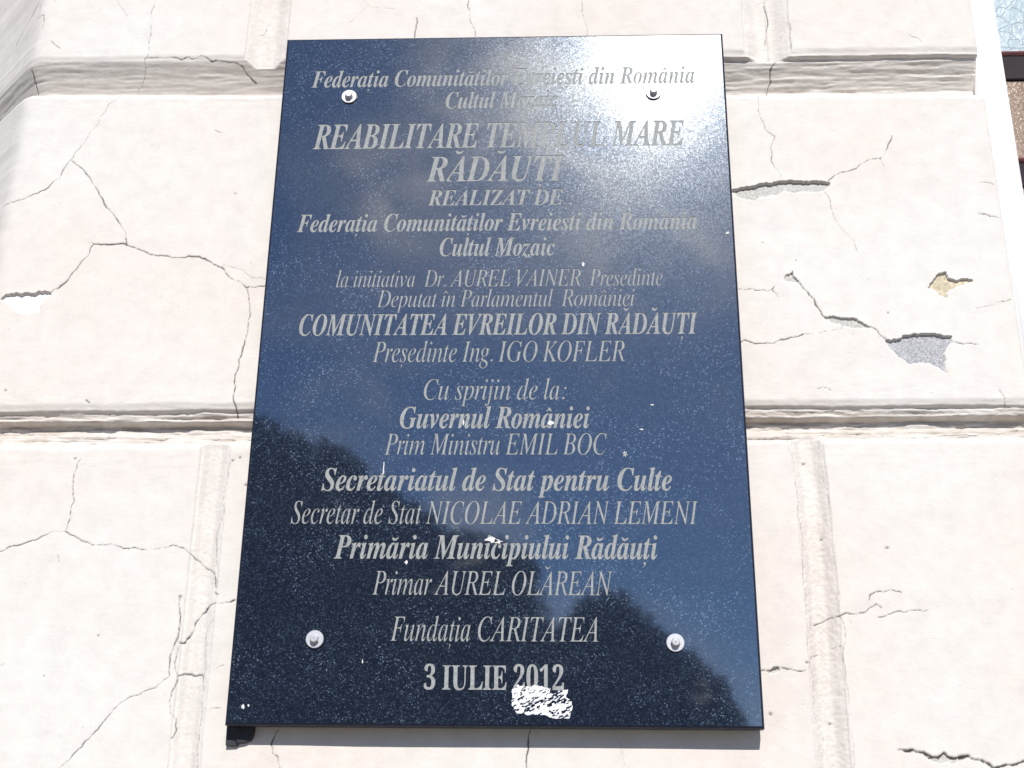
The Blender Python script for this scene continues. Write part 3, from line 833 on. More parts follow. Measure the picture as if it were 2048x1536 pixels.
# ------------------------------------------------------------------ the granite plaque
GLYPHS = {
 'BA': '420|-68,0 0,17 19,3 19,11 17,17 336,413 19,0 -16,-372 0,-10 7,-34 21,-20 34,-8 0,-17 -210,0 0,17 21,3 16,8 10,11 6,13 4,16 2,19 1,53 -141,0 -48,-59 -7,-9 -5,-9 -4,-7 -3,-6 -2,-6 0,-4 4,-11 15,-8 24,-4 0,-17|119,168 121,0 7,160',
 'BB': '431|-34,0 0,15 13,1 12,2 9,2 9,5 7,7 6,9 6,11 6,15 5,18 76,284 1,6 2,6 1,6 1,5 0,6 0,6 -1,9 -4,8 -6,5 -9,4 -12,3 -15,2 0,16 149,0 39,-1 34,-3 30,-5 25,-6 20,-9 24,-19 15,-24 5,-31 -5,-32 -15,-27 -25,-23 -35,-18 -45,-13 32,-13 25,-17 18,-20 11,-23 3,-27 -2,-24 -6,-23 -11,-21 -16,-20 -21,-18 -27,-14 -20,-7 -22,-6 -24,-4 -28,-2 -30,-1|201,248 34,4 29,10 22,18 16,23 10,28 3,33 -7,36 -21,21 -34,7 -15,-2 -10,-8 -6,-12 -41,-157 11,-1|166,22 31,4 26,12 23,19 17,26 10,30 3,36 -10,43 -29,26 -50,9 -11,0 -42,-152 -3,-12 -1,-10 -1,-9 4,-12 12,-7',
 'BC': '440|202,-11 -36,2 -33,7 -29,12 -25,16 -20,21 -17,24 -12,28 -7,31 -3,35 2,32 5,33 10,32 12,32 16,29 18,29 22,26 23,23 26,19 25,16 26,11 27,9 27,5 28,2 30,-2 33,-5 35,-8 12,-2 10,-2 10,2 8,6 6,11 18,0 -29,-155 -19,2 -3,39 -8,32 -13,25 -18,19 -23,11 -27,3 -31,-4 -29,-13 -27,-21 -16,-17 -15,-20 -14,-23 -13,-25 -12,-29 -11,-31 -8,-29 -6,-29 -4,-28 -1,-28 3,-35 10,-30 16,-24 22,-18 26,-11 30,-4 31,4 30,10 27,17 27,24 24,30 19,-14 -30,-37 -34,-29 -36,-20 -41,-12',
 'BD': '484|-34,0 0,15 13,1 12,2 9,2 9,5 7,7 6,9 6,11 6,15 5,18 76,284 3,12 2,11 0,9 -1,11 -4,8 -6,6 -8,4 -12,3 -16,2 0,16 180,0 76,-8 59,-22 42,-38 26,-52 8,-68 -2,-35 -8,-35 -12,-34 -17,-32 -21,-29 -26,-27 -19,-16 -19,-14 -20,-11 -21,-10 -24,-7 -25,-6 -28,-4 -32,-2 -35,-1|169,21 29,2 27,8 25,12 23,17 21,21 18,24 16,27 13,30 11,32 8,34 4,34 2,36 -4,48 -13,37 -20,26 -30,16 -37,5 -14,0 -10,-3 -7,-5 -6,-7 -4,-10 -4,-11 -84,-316 -3,-16 -2,-13 1,-9 3,-8 5,-5 8,-3 11,-2',
 'BE': '441|-34,0 0,15 13,1 12,2 9,2 9,5 7,7 6,9 6,11 6,15 5,18 76,284 1,6 2,6 1,6 1,5 0,5 0,4 -1,11 -4,8 -6,6 -8,4 -12,3 -16,2 0,16 359,0 -25,-127 -19,0 0,6 -3,33 -10,25 -15,19 -23,12 -30,8 -38,2 -11,0 -9,-1 -7,-1 -5,-2 -5,-3 -3,-4 -3,-5 -3,-7 -3,-8 -39,-147 19,0 22,0 19,2 16,4 14,6 12,7 10,10 10,11 8,14 9,17 16,0 -47,-186 -15,0 1,13 0,14 -2,21 -7,17 -10,12 -15,8 -21,5 -26,2 -9,0 -10,-1 -41,-154 -4,-17 -2,-12 1,-7 3,-5 5,-4 8,-3 12,-2 16,0 30,1 28,3 25,6 22,9 21,12 20,15 18,18 18,23 17,26 17,0 -39,-136',
 'BF': '411|-34,0 0,15 13,1 12,2 9,2 9,5 7,7 6,9 6,11 6,15 5,18 76,284 1,6 2,6 1,6 1,5 0,6 0,6 -1,9 -4,8 -6,5 -9,5 -12,2 -15,2 0,16 353,0 -26,-128 -19,0 0,9 -3,31 -9,24 -16,19 -22,12 -31,8 -38,2 -12,0 -10,-3 -6,-3 -5,-6 -4,-9 -4,-11 -40,-148 10,-1 10,0 27,2 24,6 20,10 17,13 13,19 11,23 17,0 -47,-185 -14,0 0,12 0,11 -1,18 -3,14 -4,11 -8,9 -9,7 -13,4 -15,3 -19,2 -22,0 -39,-144 -4,-14 -2,-12 0,-9 1,-9 3,-8 6,-6 9,-4 12,-3 16,-2 0,-15',
 'BG': '499|221,-11 -36,2 -33,6 -30,10 -26,14 -23,18 -19,22 -14,24 -11,27 -6,30 -2,33 2,33 5,32 10,31 13,30 16,29 20,27 23,25 25,22 28,18 23,12 23,10 23,8 24,6 24,4 26,1 13,-1 15,-1 15,-2 16,-3 17,-4 18,-5 6,-2 6,-1 6,0 9,2 7,6 7,11 16,0 -29,-146 -18,0 -4,37 -9,30 -15,24 -20,17 -25,10 -29,4 -29,-5 -29,-13 -28,-21 -16,-17 -15,-20 -15,-22 -13,-26 -13,-28 -10,-30 -9,-29 -6,-29 -4,-27 -1,-28 4,-38 10,-33 17,-25 23,-19 29,-11 35,-4 21,2 16,5 13,8 9,11 8,15 7,19 18,70 3,15 2,11 1,9 -1,10 -4,7 -6,5 -10,3 -12,2 -17,1 0,16 189,0 0,-17 -6,0 -12,-1 -10,-5 -7,-9 -5,-11 -5,-14 -5,-16 -30,-119 -33,-15 -34,-12 -34,-9 -36,-5',
 'BI': '250|-34,0 0,15 13,1 12,2 9,2 9,5 7,7 6,9 6,11 6,15 5,18 76,284 1,6 2,6 1,6 1,5 0,6 0,6 -5,16 -16,10 -26,5 0,16 210,0 0,-16 -14,-1 -12,-2 -10,-4 -8,-4 -7,-7 -5,-7 -5,-11 -5,-14 -6,-20 -76,-283 -3,-14 -2,-12 -1,-9 5,-17 16,-10 27,-5 0,-15',
 'BL': '426|-34,0 0,15 13,1 12,2 9,2 9,5 7,7 6,9 6,11 6,15 5,18 76,284 3,12 2,11 0,9 -1,10 -4,9 -6,6 -9,4 -12,3 -15,2 0,16 210,0 0,-16 -13,-1 -12,-2 -10,-3 -8,-5 -7,-7 -6,-9 -6,-11 -5,-15 -5,-17 -75,-282 -4,-19 -3,-14 -1,-8 2,-7 4,-5 8,-2 19,-3 8,-1 9,0 10,0 42,2 36,9 32,15 28,21 24,28 21,35 22,0 -42,-134',
 'BM': '587|188,-11 -44,374 -75,-281 -4,-14 -2,-12 -1,-9 2,-10 3,-7 7,-6 8,-4 12,-3 15,-2 0,-15 -144,0 0,15 13,1 12,2 9,2 8,5 8,7 6,9 6,11 5,15 6,18 75,284 3,12 2,12 1,10 -1,10 -4,8 -6,5 -9,5 -12,2 -15,2 0,16 152,0 39,-319 206,319 153,0 0,-16 -14,-1 -11,-2 -10,-3 -8,-4 -7,-7 -6,-9 -6,-11 -5,-15 -6,-18 -76,-283 -1,-6 -2,-6 -1,-6 0,-5 -1,-6 0,-6 5,-17 16,-10 27,-5 0,-15 -211,0 0,15 14,1 12,2 9,3 9,5 6,7 6,7 2,5 3,6 2,6 3,8 3,10 3,10 76,289 -246,-385',
 'BN': '468|310,-11 -170,362 -72,-269 -4,-15 -2,-11 0,-9 5,-17 16,-10 26,-5 0,-15 -144,0 0,15 13,1 11,2 10,2 8,5 8,7 6,9 6,11 5,15 6,18 71,270 2,9 2,8 2,8 0,6 1,5 0,5 -1,11 -4,10 -7,7 -10,5 -13,3 -17,3 0,16 133,0 142,-313 63,231 2,7 1,7 2,6 1,5 0,4 0,4 -1,10 -4,8 -6,6 -9,4 -12,3 -15,2 0,16 144,0 0,-16 -13,-1 -11,-2 -10,-3 -8,-4 -7,-7 -7,-8 -5,-12 -6,-15 -5,-18 -103,-376',
 'BO': '478|179,-11 -28,1 -26,6 -23,8 -21,13 -19,16 -15,18 -13,22 -8,24 -5,27 -2,30 2,33 6,33 11,33 14,32 18,32 20,29 23,28 25,24 27,21 25,16 26,12 27,9 28,5 28,2 29,-2 26,-5 24,-9 21,-12 18,-16 16,-19 12,-21 9,-24 5,-26 2,-29 -2,-33 -6,-34 -10,-33 -14,-33 -17,-32 -20,-30 -24,-27 -25,-24 -28,-22 -26,-15 -27,-13 -27,-8 -28,-6|184,13 29,5 28,16 26,26 15,21 14,24 13,27 13,31 12,34 10,34 8,33 6,30 4,29 1,27 -2,27 -6,22 -10,17 -14,13 -17,8 -20,2 -17,-2 -17,-6 -16,-11 -16,-14 -15,-16 -15,-20 -15,-25 -15,-28 -13,-30 -11,-32 -10,-32 -8,-32 -6,-31 -3,-29 -1,-28 1,-27 6,-23 10,-17 14,-13 17,-8',
 'BP': '409|-34,0 0,15 13,1 12,2 9,2 9,5 7,7 6,9 6,11 6,15 5,18 76,284 1,6 2,6 1,6 1,5 0,6 0,6 -1,9 -4,7 -6,6 -9,4 -12,3 -15,2 0,16 186,0 54,-5 43,-12 30,-21 18,-29 6,-38 -3,-24 -8,-23 -13,-21 -17,-19 -21,-16 -25,-12 -18,-6 -22,-4 -25,-4 -30,-1 -33,-1 -24,0 -35,-133 -4,-15 -2,-11 0,-9 1,-10 4,-7 6,-6 9,-4 12,-3 15,-2 0,-15|199,238 34,3 28,11 22,19 16,25 9,30 4,37 -7,36 -20,22 -33,7 -10,-1 -7,-2 -5,-4 -4,-7 -4,-9 -4,-13 -40,-153 11,-1',
 'BR': '430|-34,0 0,15 13,1 12,2 9,2 9,5 7,7 6,9 6,11 6,15 5,18 76,284 1,6 2,6 1,6 1,5 0,5 0,4 -1,11 -4,8 -6,6 -8,4 -12,3 -16,2 0,16 180,0 32,-1 28,-3 25,-5 21,-7 17,-9 22,-19 13,-26 4,-31 -4,-27 -11,-25 -18,-22 -25,-19 -32,-15 -39,-11 57,-170 5,-15 8,-11 8,-7 10,-5 12,-4 14,-2 0,-17 -134,0 -72,222 -21,0 -37,-140 -4,-14 -2,-12 0,-9 1,-10 4,-7 6,-6 9,-4 12,-3 15,-2 0,-15|197,245 34,4 28,11 23,18 17,24 11,29 3,33 -7,36 -20,22 -33,7 -9,0 -8,-2 -4,-3 -4,-5 -3,-9 -4,-11 -42,-153 9,-1',
 'BS': '368|154,-11 -28,2 -32,7 -36,12 -7,2 -7,2 -6,0 -5,0 -5,-2 -4,-3 -5,-4 -4,-5 -6,-7 -18,0 35,151 19,0 0,-4 3,-39 8,-32 15,-24 20,-18 24,-11 30,-3 15,1 14,4 13,7 11,9 10,10 9,12 6,13 3,14 2,14 -1,13 -4,13 -5,11 -7,12 -10,12 -11,12 -14,14 -16,14 -18,16 -17,16 -15,15 -12,13 -9,13 -7,12 -6,12 -3,13 -2,13 -1,15 2,24 6,21 10,20 14,18 16,15 19,12 22,9 23,6 26,2 12,-1 14,-1 14,-3 15,-3 16,-4 17,-6 6,-2 5,-1 5,0 11,2 10,6 9,11 18,0 -32,-139 -20,0 1,8 0,7 -1,19 -4,18 -6,16 -9,14 -10,12 -12,10 -13,7 -15,5 -15,1 -19,-2 -16,-7 -15,-11 -12,-15 -7,-17 -2,-19 2,-12 4,-13 7,-12 9,-12 10,-12 12,-12 22,-21 23,-20 20,-19 17,-20 14,-20 10,-22 7,-23 2,-24 -5,-40 -14,-33 -23,-28 -18,-13 -20,-10 -23,-8 -26,-4',
 'BT': '403|44,0 0,17 17,2 14,3 11,5 9,8 6,11 6,14 98,367 -11,0 -26,-3 -24,-8 -24,-14 -22,-19 -19,-24 -15,-29 -17,0 25,121 365,0 -19,-129 -19,0 -6,37 -11,30 -18,21 -24,12 -29,4 -5,0 -98,-363 -2,-6 -1,-6 0,-5 1,-10 4,-7 6,-4 9,-4 12,-2 16,-2 0,-17',
 'BU': '478|193,-11 -44,3 -37,11 -30,18 -22,25 -13,29 -4,33 1,19 5,23 7,29 54,198 3,15 2,11 -1,11 -4,9 -6,5 -9,4 -13,2 -16,2 0,15 207,0 0,-16 -13,0 -11,-2 -9,-3 -8,-4 -6,-5 -6,-8 -5,-10 -4,-12 -5,-15 -61,-224 -5,-19 -3,-18 -1,-17 3,-19 7,-17 12,-15 16,-11 19,-6 22,-2 21,1 20,5 18,8 16,13 16,17 14,21 13,28 14,33 12,40 37,126 8,31 5,25 1,18 -6,21 -18,13 -29,7 0,16 138,0 0,-17 -13,-3 -12,-6 -9,-9 -9,-14 -9,-22 -10,-31 -56,-189 -13,-40 -14,-34 -16,-28 -18,-23 -19,-18 -22,-13 -24,-8 -27,-6',
 'BV': '399|67,-11 18,379 -1,19 -5,16 -8,13 -11,9 -14,7 -18,3 0,16 202,0 0,-18 -15,-1 -11,-2 -9,-4 -7,-4 -4,-6 -3,-7 -1,-4 -1,-6 -1,-6 -3,-28 -11,-242 189,235 8,10 7,9 6,8 4,9 3,9 0,9 -4,11 -14,8 -23,3 0,17 139,0 0,-18 -3,0 -13,-2 -12,-4 -10,-8 -10,-10 -12,-12 -12,-15 -319,-393',
 'BZ': '399|-7,0 0,19 293,407 -36,0 -28,-1 -25,-4 -23,-5 -21,-8 -20,-10 -18,-13 -17,-16 -17,-19 -16,-23 -19,2 37,122 310,0 0,-27 -286,-400 53,0 42,3 38,9 32,14 29,20 25,27 23,35 18,0 -37,-132',
 'Ba': '336|53,-9 -20,3 -17,7 -15,13 -11,16 -7,20 -2,23 2,24 4,25 8,25 10,25 12,24 15,24 16,21 17,19 19,16 28,19 27,11 26,4 24,-5 16,-15 9,-25 11,38 72,0 -56,-195 -9,-34 -2,-8 -1,-6 -1,-4 1,-9 4,-5 5,-2 13,6 16,15 18,26 15,-9 -21,-31 -20,-25 -21,-17 -21,-10 -20,-4 -23,5 -14,14 -5,24 0,6 1,5 1,7 1,7 2,8 2,8 -17,-26 -17,-21 -17,-16 -18,-11 -19,-7|93,41 10,2 10,5 11,8 10,11 9,13 9,15 9,16 8,18 7,18 7,19 5,18 4,18 4,17 1,15 1,14 -3,18 -9,11 -14,4 -10,-2 -11,-6 -10,-9 -11,-13 -11,-15 -10,-17 -10,-19 -8,-20 -8,-21 -6,-16 -4,-14 -3,-14 -3,-12 -1,-12 -1,-10 3,-22 9,-14',
 'Bc': '276|93,-9 -30,3 -25,9 -21,16 -14,21 -9,26 -3,31 2,33 9,33 14,32 19,31 24,27 29,24 30,18 31,11 30,4 22,-2 19,-6 15,-11 12,-12 7,-14 3,-16 -2,-13 -4,-11 -6,-9 -9,-7 -10,-4 -12,-2 -11,2 -9,3 -8,5 -5,7 -4,8 -1,10 1,6 2,7 3,7 4,7 2,5 1,5 -2,8 -5,4 -9,2 -11,-2 -11,-6 -12,-11 -11,-13 -10,-16 -11,-18 -9,-20 -8,-21 -6,-21 -5,-22 -3,-21 -1,-19 1,-20 5,-16 7,-12 10,-9 11,-6 14,-2 27,7 27,21 27,34 18,-13 -23,-33 -24,-26 -26,-19 -27,-11',
 'Bd': '335|55,-9 -20,2 -18,8 -14,13 -10,18 -6,23 -2,27 1,21 4,22 6,23 9,22 11,23 13,22 15,20 16,20 18,17 29,21 28,12 29,5 18,-2 16,-5 15,-9 25,87 2,6 1,6 1,6 1,13 -1,7 -3,6 -5,3 -7,3 -10,1 -12,1 0,18 21,2 22,3 23,3 23,3 24,4 25,4 -106,-387 -5,-23 -1,-5 -1,-4 0,-3 1,-4 2,-2 5,-1 5,1 6,4 6,6 8,9 8,13 10,15 16,-11 -19,-26 -17,-22 -15,-17 -15,-13 -16,-7 -17,-2 -23,5 -13,14 -5,25 1,13 2,13 4,15 -17,-26 -17,-22 -17,-16 -18,-12 -19,-7|96,42 10,1 11,6 10,9 10,12 10,13 9,16 8,18 8,18 8,18 6,19 5,18 5,18 3,15 2,14 0,12 -2,19 -8,12 -14,3 -8,-1 -10,-5 -10,-8 -10,-11 -9,-12 -10,-15 -9,-16 -9,-16 -9,-18 -7,-19 -7,-18 -5,-18 -4,-17 -3,-16 -1,-14 1,-11 3,-9 5,-8 6,-5 7,-3',
 'Be': '270|87,-9 -27,3 -24,9 -20,16 -15,21 -9,27 -3,31 2,24 6,25 9,25 12,24 14,23 17,21 19,20 20,16 21,14 22,11 23,6 22,3 21,-2 18,-6 15,-9 11,-13 6,-15 2,-17 -5,-26 -14,-25 -23,-23 -19,-13 -22,-12 -26,-10 -29,-8 -32,-7 -3,-12 -1,-12 0,-12 1,-15 4,-13 7,-10 9,-8 12,-5 14,-1 25,6 24,20 24,33 19,-12 -20,-33 -23,-26 -26,-19 -27,-11|84,146 20,6 19,9 17,10 16,13 13,13 10,15 8,16 5,16 1,16 0,8 -2,7 -4,5 -5,4 -5,3 -6,0 -15,-4 -15,-11 -15,-20 -16,-28 -14,-35',
 'Bi': '194|132,371 -12,2 -11,4 -9,7 -7,9 -4,11 -2,12 2,12 4,10 7,9 9,7 11,5 12,1 11,-1 11,-5 9,-7 7,-9 5,-10 1,-12 -1,-12 -5,-11 -7,-9 -9,-7 -11,-4|49,-8 -14,1 -12,5 -10,7 -7,10 -4,12 -1,14 0,6 1,8 2,9 2,9 2,8 2,6 34,124 7,26 1,6 1,6 0,5 -3,10 -9,7 -15,2 -7,0 0,16 24,3 24,3 22,4 21,3 20,4 20,4 -61,-225 -3,-12 -1,-10 -1,-8 1,-7 4,-4 6,-2 12,6 16,16 19,26 13,-9 -20,-32 -21,-25 -22,-18 -21,-11',
 'Bl': '173|40,-9 -15,1 -12,4 -10,7 -7,10 -5,12 -1,15 0,7 1,7 1,7 2,8 2,8 2,8 79,286 5,20 4,15 1,8 -3,11 -10,6 -16,2 -6,0 0,17 29,4 27,4 27,4 24,4 24,4 -104,-384 -4,-17 -1,-6 -1,-5 0,-4 1,-7 3,-5 6,-1 13,5 16,16 19,27 13,-10 -18,-28 -17,-22 -16,-17 -17,-12 -17,-7',
 'Bm': '525|380,-8 -25,5 -15,17 -5,28 1,11 3,14 4,18 6,20 7,23 8,26 23,68 3,11 2,8 1,6 -2,8 -4,5 -7,1 -19,-5 -21,-16 -22,-26 -13,-22 -14,-25 -13,-31 -14,-35 -14,-39 -20,-62 -78,0 68,222 3,11 2,8 1,6 -2,8 -4,5 -7,1 -12,-2 -12,-6 -12,-9 -13,-14 -14,-18 -14,-22 -13,-25 -13,-28 -13,-30 -11,-33 -11,-36 -9,-38 -80,0 56,211 4,11 2,10 2,8 2,14 -3,10 -10,7 -15,2 -6,0 -1,16 24,4 25,3 27,4 28,5 30,5 -35,-117 25,37 23,29 23,22 22,16 23,9 24,4 28,-6 17,-16 5,-28 -1,-11 -2,-14 -4,-18 21,29 21,23 20,18 20,13 20,7 21,3 28,-6 17,-16 6,-28 -3,-22 -6,-30 -12,-37 -32,-95 -3,-10 -1,-8 1,-8 3,-5 6,-1 7,1 6,4 7,7 3,4 4,5 4,5 14,21 15,-10 -18,-27 -18,-23 -17,-17 -17,-12 -17,-8',
 'Bn': '357|213,-9 -25,5 -15,17 -5,28 1,11 2,15 4,17 6,20 7,23 9,26 23,69 3,10 2,8 1,6 -2,8 -4,5 -7,2 -24,-8 -26,-24 -27,-39 -13,-25 -13,-28 -13,-30 -11,-33 -11,-36 -9,-38 -80,0 56,211 4,11 2,10 2,8 2,14 -3,10 -10,7 -15,2 -6,0 -1,16 24,4 25,3 27,4 28,5 30,5 -35,-117 25,37 23,29 23,22 22,16 23,9 24,4 28,-6 17,-17 5,-28 0,-8 -2,-11 -3,-14 -4,-16 -5,-19 -7,-21 -20,-61 -12,-38 -5,-14 2,-8 4,-4 6,-2 6,1 7,4 6,7 7,9 9,12 9,14 15,-10 -19,-27 -18,-22 -16,-18 -17,-12 -18,-8',
 'Bo': '316|96,-9 -29,3 -25,10 -22,16 -17,21 -10,27 -3,30 2,25 5,24 9,25 11,24 15,23 16,22 18,19 20,17 21,14 23,10 22,7 23,2 32,-4 27,-9 22,-16 16,-21 10,-26 3,-31 -2,-24 -5,-24 -8,-25 -12,-24 -13,-23 -17,-22 -18,-20 -20,-17 -22,-14 -23,-11 -24,-6|103,13 11,2 10,6 10,9 9,13 10,14 9,17 8,18 7,19 7,21 6,20 6,20 4,19 3,19 2,16 1,14 -4,27 -11,16 -19,5 -10,-2 -11,-5 -10,-9 -9,-12 -10,-14 -9,-17 -8,-18 -8,-19 -7,-20 -6,-21 -5,-20 -4,-20 -3,-19 -2,-18 -1,-16 4,-25 11,-15',
 'Bp': '330|-79,-139 0,18 12,1 9,2 7,4 6,5 4,7 4,7 3,7 2,9 2,8 78,299 2,9 1,8 1,8 -1,7 -3,6 -4,3 -7,3 -9,1 -12,0 0,17 69,10 21,3 20,3 18,4 -20,-68 21,24 21,19 20,14 21,8 21,3 20,-3 17,-7 14,-12 10,-17 6,-21 3,-26 -2,-27 -5,-27 -9,-27 -12,-27 -14,-25 -17,-24 -18,-22 -20,-18 -21,-16 -22,-11 -22,-7 -22,-2 -17,1 -15,5 -13,9 -21,-75 -2,-8 -1,-10 -1,-10 1,-8 4,-7 5,-4 7,-2 11,-2 14,-2 0,-17|102,15 11,2 11,5 11,9 11,11 10,14 9,15 9,17 9,18 7,19 7,18 5,19 5,17 4,17 2,15 1,13 -1,11 -3,10 -4,7 -5,6 -6,3 -8,1 -20,-5 -18,-14 -17,-24 -15,-34 -14,-43 -17,-64 -5,-17 -2,-14 -1,-9 3,-13 8,-8',
 'Br': '260|-14,0 56,211 4,11 2,10 2,8 2,14 -3,10 -10,7 -15,2 -6,0 -1,16 24,4 25,3 27,4 28,5 30,5 -37,-121 11,20 10,18 9,16 10,14 9,13 8,10 9,9 8,7 9,6 8,4 9,3 8,1 21,-5 12,-15 4,-25 -1,-14 -3,-11 -6,-10 -8,-7 -9,-4 -12,-1 -12,2 -12,7 -10,11 -2,2 -2,1 -2,0 -15,-7 -17,-22 -21,-37 -11,-24 -11,-26 -10,-28 -10,-30 -10,-32 -9,-35',
 'Bs': '252|91,-9 -18,1 -21,5 -24,8 -4,1 -4,1 -5,0 -9,-1 -7,-5 -6,-8 -17,3 17,113 20,-4 10,-50 23,-31 35,-10 22,4 12,13 5,21 -1,8 -2,8 -3,9 -5,9 -6,10 -8,10 -26,32 -12,17 -10,15 -8,15 -6,15 -4,14 -1,14 3,22 8,19 14,17 18,13 21,7 24,3 18,-1 22,-4 23,-6 7,-2 6,-1 9,1 6,4 5,7 18,0 -15,-102 -18,2 -13,45 -21,27 -29,9 -10,-1 -9,-3 -8,-6 -6,-7 -3,-7 -1,-9 3,-15 9,-18 15,-20 22,-26 7,-9 6,-9 6,-9 7,-11 6,-11 5,-11 4,-11 2,-12 1,-11 -1,-17 -5,-15 -7,-14 -9,-13 -12,-11 -14,-9 -16,-7 -17,-4',
 'Bt': '185|30,-9 -25,5 -15,16 -5,27 1,13 0,6 2,6 1,6 56,203 -32,0 0,24 27,12 26,16 25,20 22,24 21,29 28,0 -28,-98 53,0 -8,-27 -53,0 -49,-170 -7,-26 -2,-8 -1,-6 0,-7 1,-8 4,-5 5,-2 13,6 17,18 21,30 16,-10 -19,-29 -18,-23 -19,-19 -18,-13 -20,-8',
 'Bu': '358|46,-9 -28,5 -17,17 -6,28 1,9 2,11 2,14 4,16 5,19 6,20 23,81 4,18 3,15 1,10 -3,10 -9,7 -15,2 -6,0 -1,16 19,3 20,3 22,3 23,3 24,4 26,5 -65,-231 -3,-10 -2,-8 0,-8 1,-7 5,-5 7,-1 24,8 25,24 29,41 16,32 16,34 13,37 13,41 11,44 80,0 -24,-86 -18,-68 -13,-48 -8,-30 -2,-12 0,-3 1,-3 2,-3 2,-2 2,-2 3,0 6,1 6,4 7,7 4,4 4,4 4,6 14,21 15,-10 -19,-28 -18,-22 -16,-18 -17,-12 -18,-8 -18,-2 -13,1 -11,4 -9,8 -7,10 -4,12 -2,14 2,11 4,20 6,32 -23,-35 -22,-28 -22,-22 -22,-15 -22,-9',
 'Bv': '284|48,-9 0,35 0,30 -1,28 0,26 -1,24 -1,21 -2,31 -2,25 -3,18 -8,26 -11,15 -14,4 -6,-1 -1,18 99,19 6,-7 6,-19 6,-33 3,-24 2,-25 2,-27 1,-28 0,-29 0,-29 14,15 12,14 11,14 9,13 9,12 7,12 11,19 6,15 2,10 -1,8 -5,10 -9,9 -8,11 -5,10 -1,10 1,11 4,9 6,8 8,6 9,3 11,2 11,-2 10,-4 8,-6 6,-9 4,-11 1,-13 -4,-28 -13,-32 -22,-38 -17,-25 -20,-26 -24,-28 -27,-30 -30,-31 -35,-36',
 'Bz': '260|154,-52 -17,1 -16,4 -16,6 -15,8 -17,9 -17,11 -16,10 -13,6 -10,2 -8,-1 -7,-3 -9,-6 -7,-6 -6,-4 -4,-1 -6,1 -4,3 -2,6 1,2 0,2 1,2 193,238 -82,0 -12,-1 -9,0 -8,-2 -5,-2 -5,-3 -4,-5 -4,-7 -5,-9 -5,-11 -17,0 29,103 212,0 -190,-228 19,-9 15,-11 13,-15 11,-15 9,-16 8,-16 7,-13 9,-8 10,-2 4,0 3,1 3,1 2,2 1,2 1,2 -1,6 -3,4 -3,6 -3,5 -2,5 -1,9 1,9 3,9 5,6 7,5 9,3 10,1 20,-4 11,-12 4,-20 -2,-15 -6,-13 -11,-13 -15,-11 -17,-6',
 'IA': '464|-85,0 3,13 29,5 27,14 26,24 10,12 16,18 22,25 27,32 32,39 39,45 44,52 49,58 56,66 61,72 13,0 -16,-417 1,-15 4,-11 8,-8 11,-6 15,-3 19,-2 -2,-13 -188,0 3,13 5,0 19,1 15,5 10,7 6,12 4,17 2,23 3,80 -155,0 -6,-1 -6,-3 -5,-4 -51,-60 -19,-24 -11,-18 -3,-12 1,-8 3,-6 7,-5 9,-2 12,-2 15,0 -4,-13|143,183 146,0 9,184',
 'IB': '439|-34,0 4,13 3,0 19,2 16,4 11,8 9,10 8,16 6,20 84,312 3,13 2,12 1,10 -2,10 -4,8 -6,5 -10,4 -13,3 -16,1 4,14 171,0 55,-4 44,-12 31,-20 18,-28 6,-36 -4,-31 -14,-26 -23,-23 -31,-19 -41,-15 28,-13 23,-17 15,-21 10,-25 3,-30 -3,-28 -8,-26 -14,-23 -20,-20 -24,-17 -28,-13 -32,-10 -36,-6 -40,-2|193,259 45,3 36,9 29,16 20,22 13,27 4,33 -10,40 -28,25 -47,8 -13,0 -11,-1 -8,-1 -6,-2 -4,-4 -3,-4 -3,-5 -3,-6 -3,-9 -3,-9 -4,-15 -6,-21 -7,-26 -8,-32 -10,-38 1,-4 2,-2 4,-2 5,-2 8,0|153,21 44,4 37,11 29,20 21,26 13,32 4,38 -3,27 -9,21 -15,17 -20,11 -27,7 -33,2 -13,0 -10,-1 -8,-1 -6,-2 -4,-4 -3,-7 -41,-149 -3,-15 0,-5 -1,-5 0,-4 1,-8 4,-7 6,-4 9,-2 13,-2',
 'IC': '471|218,-10 -37,2 -34,8 -30,13 -27,17 -23,22 -18,26 -13,30 -8,34 -2,37 2,32 7,33 11,32 15,31 19,30 22,28 24,26 27,22 28,20 28,15 27,12 28,8 28,5 29,2 27,-2 31,-6 33,-10 7,-2 6,-1 5,-1 9,2 8,6 6,9 14,0 -28,-138 -14,0 1,11 0,10 -3,30 -9,24 -14,20 -19,14 -24,9 -29,3 -28,-3 -27,-7 -27,-13 -26,-16 -24,-20 -22,-24 -20,-27 -16,-30 -14,-32 -11,-34 -6,-36 -2,-36 4,-46 12,-38 19,-31 27,-23 32,-14 37,-4 35,3 34,10 33,17 31,24 30,30 13,-12 -29,-31 -29,-26 -31,-19 -32,-14 -35,-8',
 'ID': '507|-36,0 4,13 4,0 19,2 15,4 12,7 9,10 8,16 7,21 84,312 3,14 2,11 1,9 -2,10 -4,8 -6,6 -10,4 -13,3 -16,1 4,14 178,0 42,-3 39,-8 34,-12 30,-18 25,-22 20,-27 14,-31 9,-34 3,-38 -3,-36 -7,-34 -12,-33 -17,-32 -21,-29 -26,-26 -29,-24 -33,-20 -37,-16 -23,-8 -25,-6 -25,-5 -27,-2 -27,-1|170,22 36,3 34,7 30,12 27,16 24,20 21,23 18,27 15,28 11,31 8,32 5,33 2,33 -2,29 -4,26 -7,23 -11,21 -13,17 -29,22 -37,13 -44,5 -13,-1 -11,-1 -8,-2 -7,-4 -5,-5 -5,-7 -4,-9 -4,-12 -4,-15 -80,-298 -5,-17 -2,-13 -1,-10 1,-9 6,-7 8,-5 6,-1 6,-2 8,-1 9,-1 10,-1',
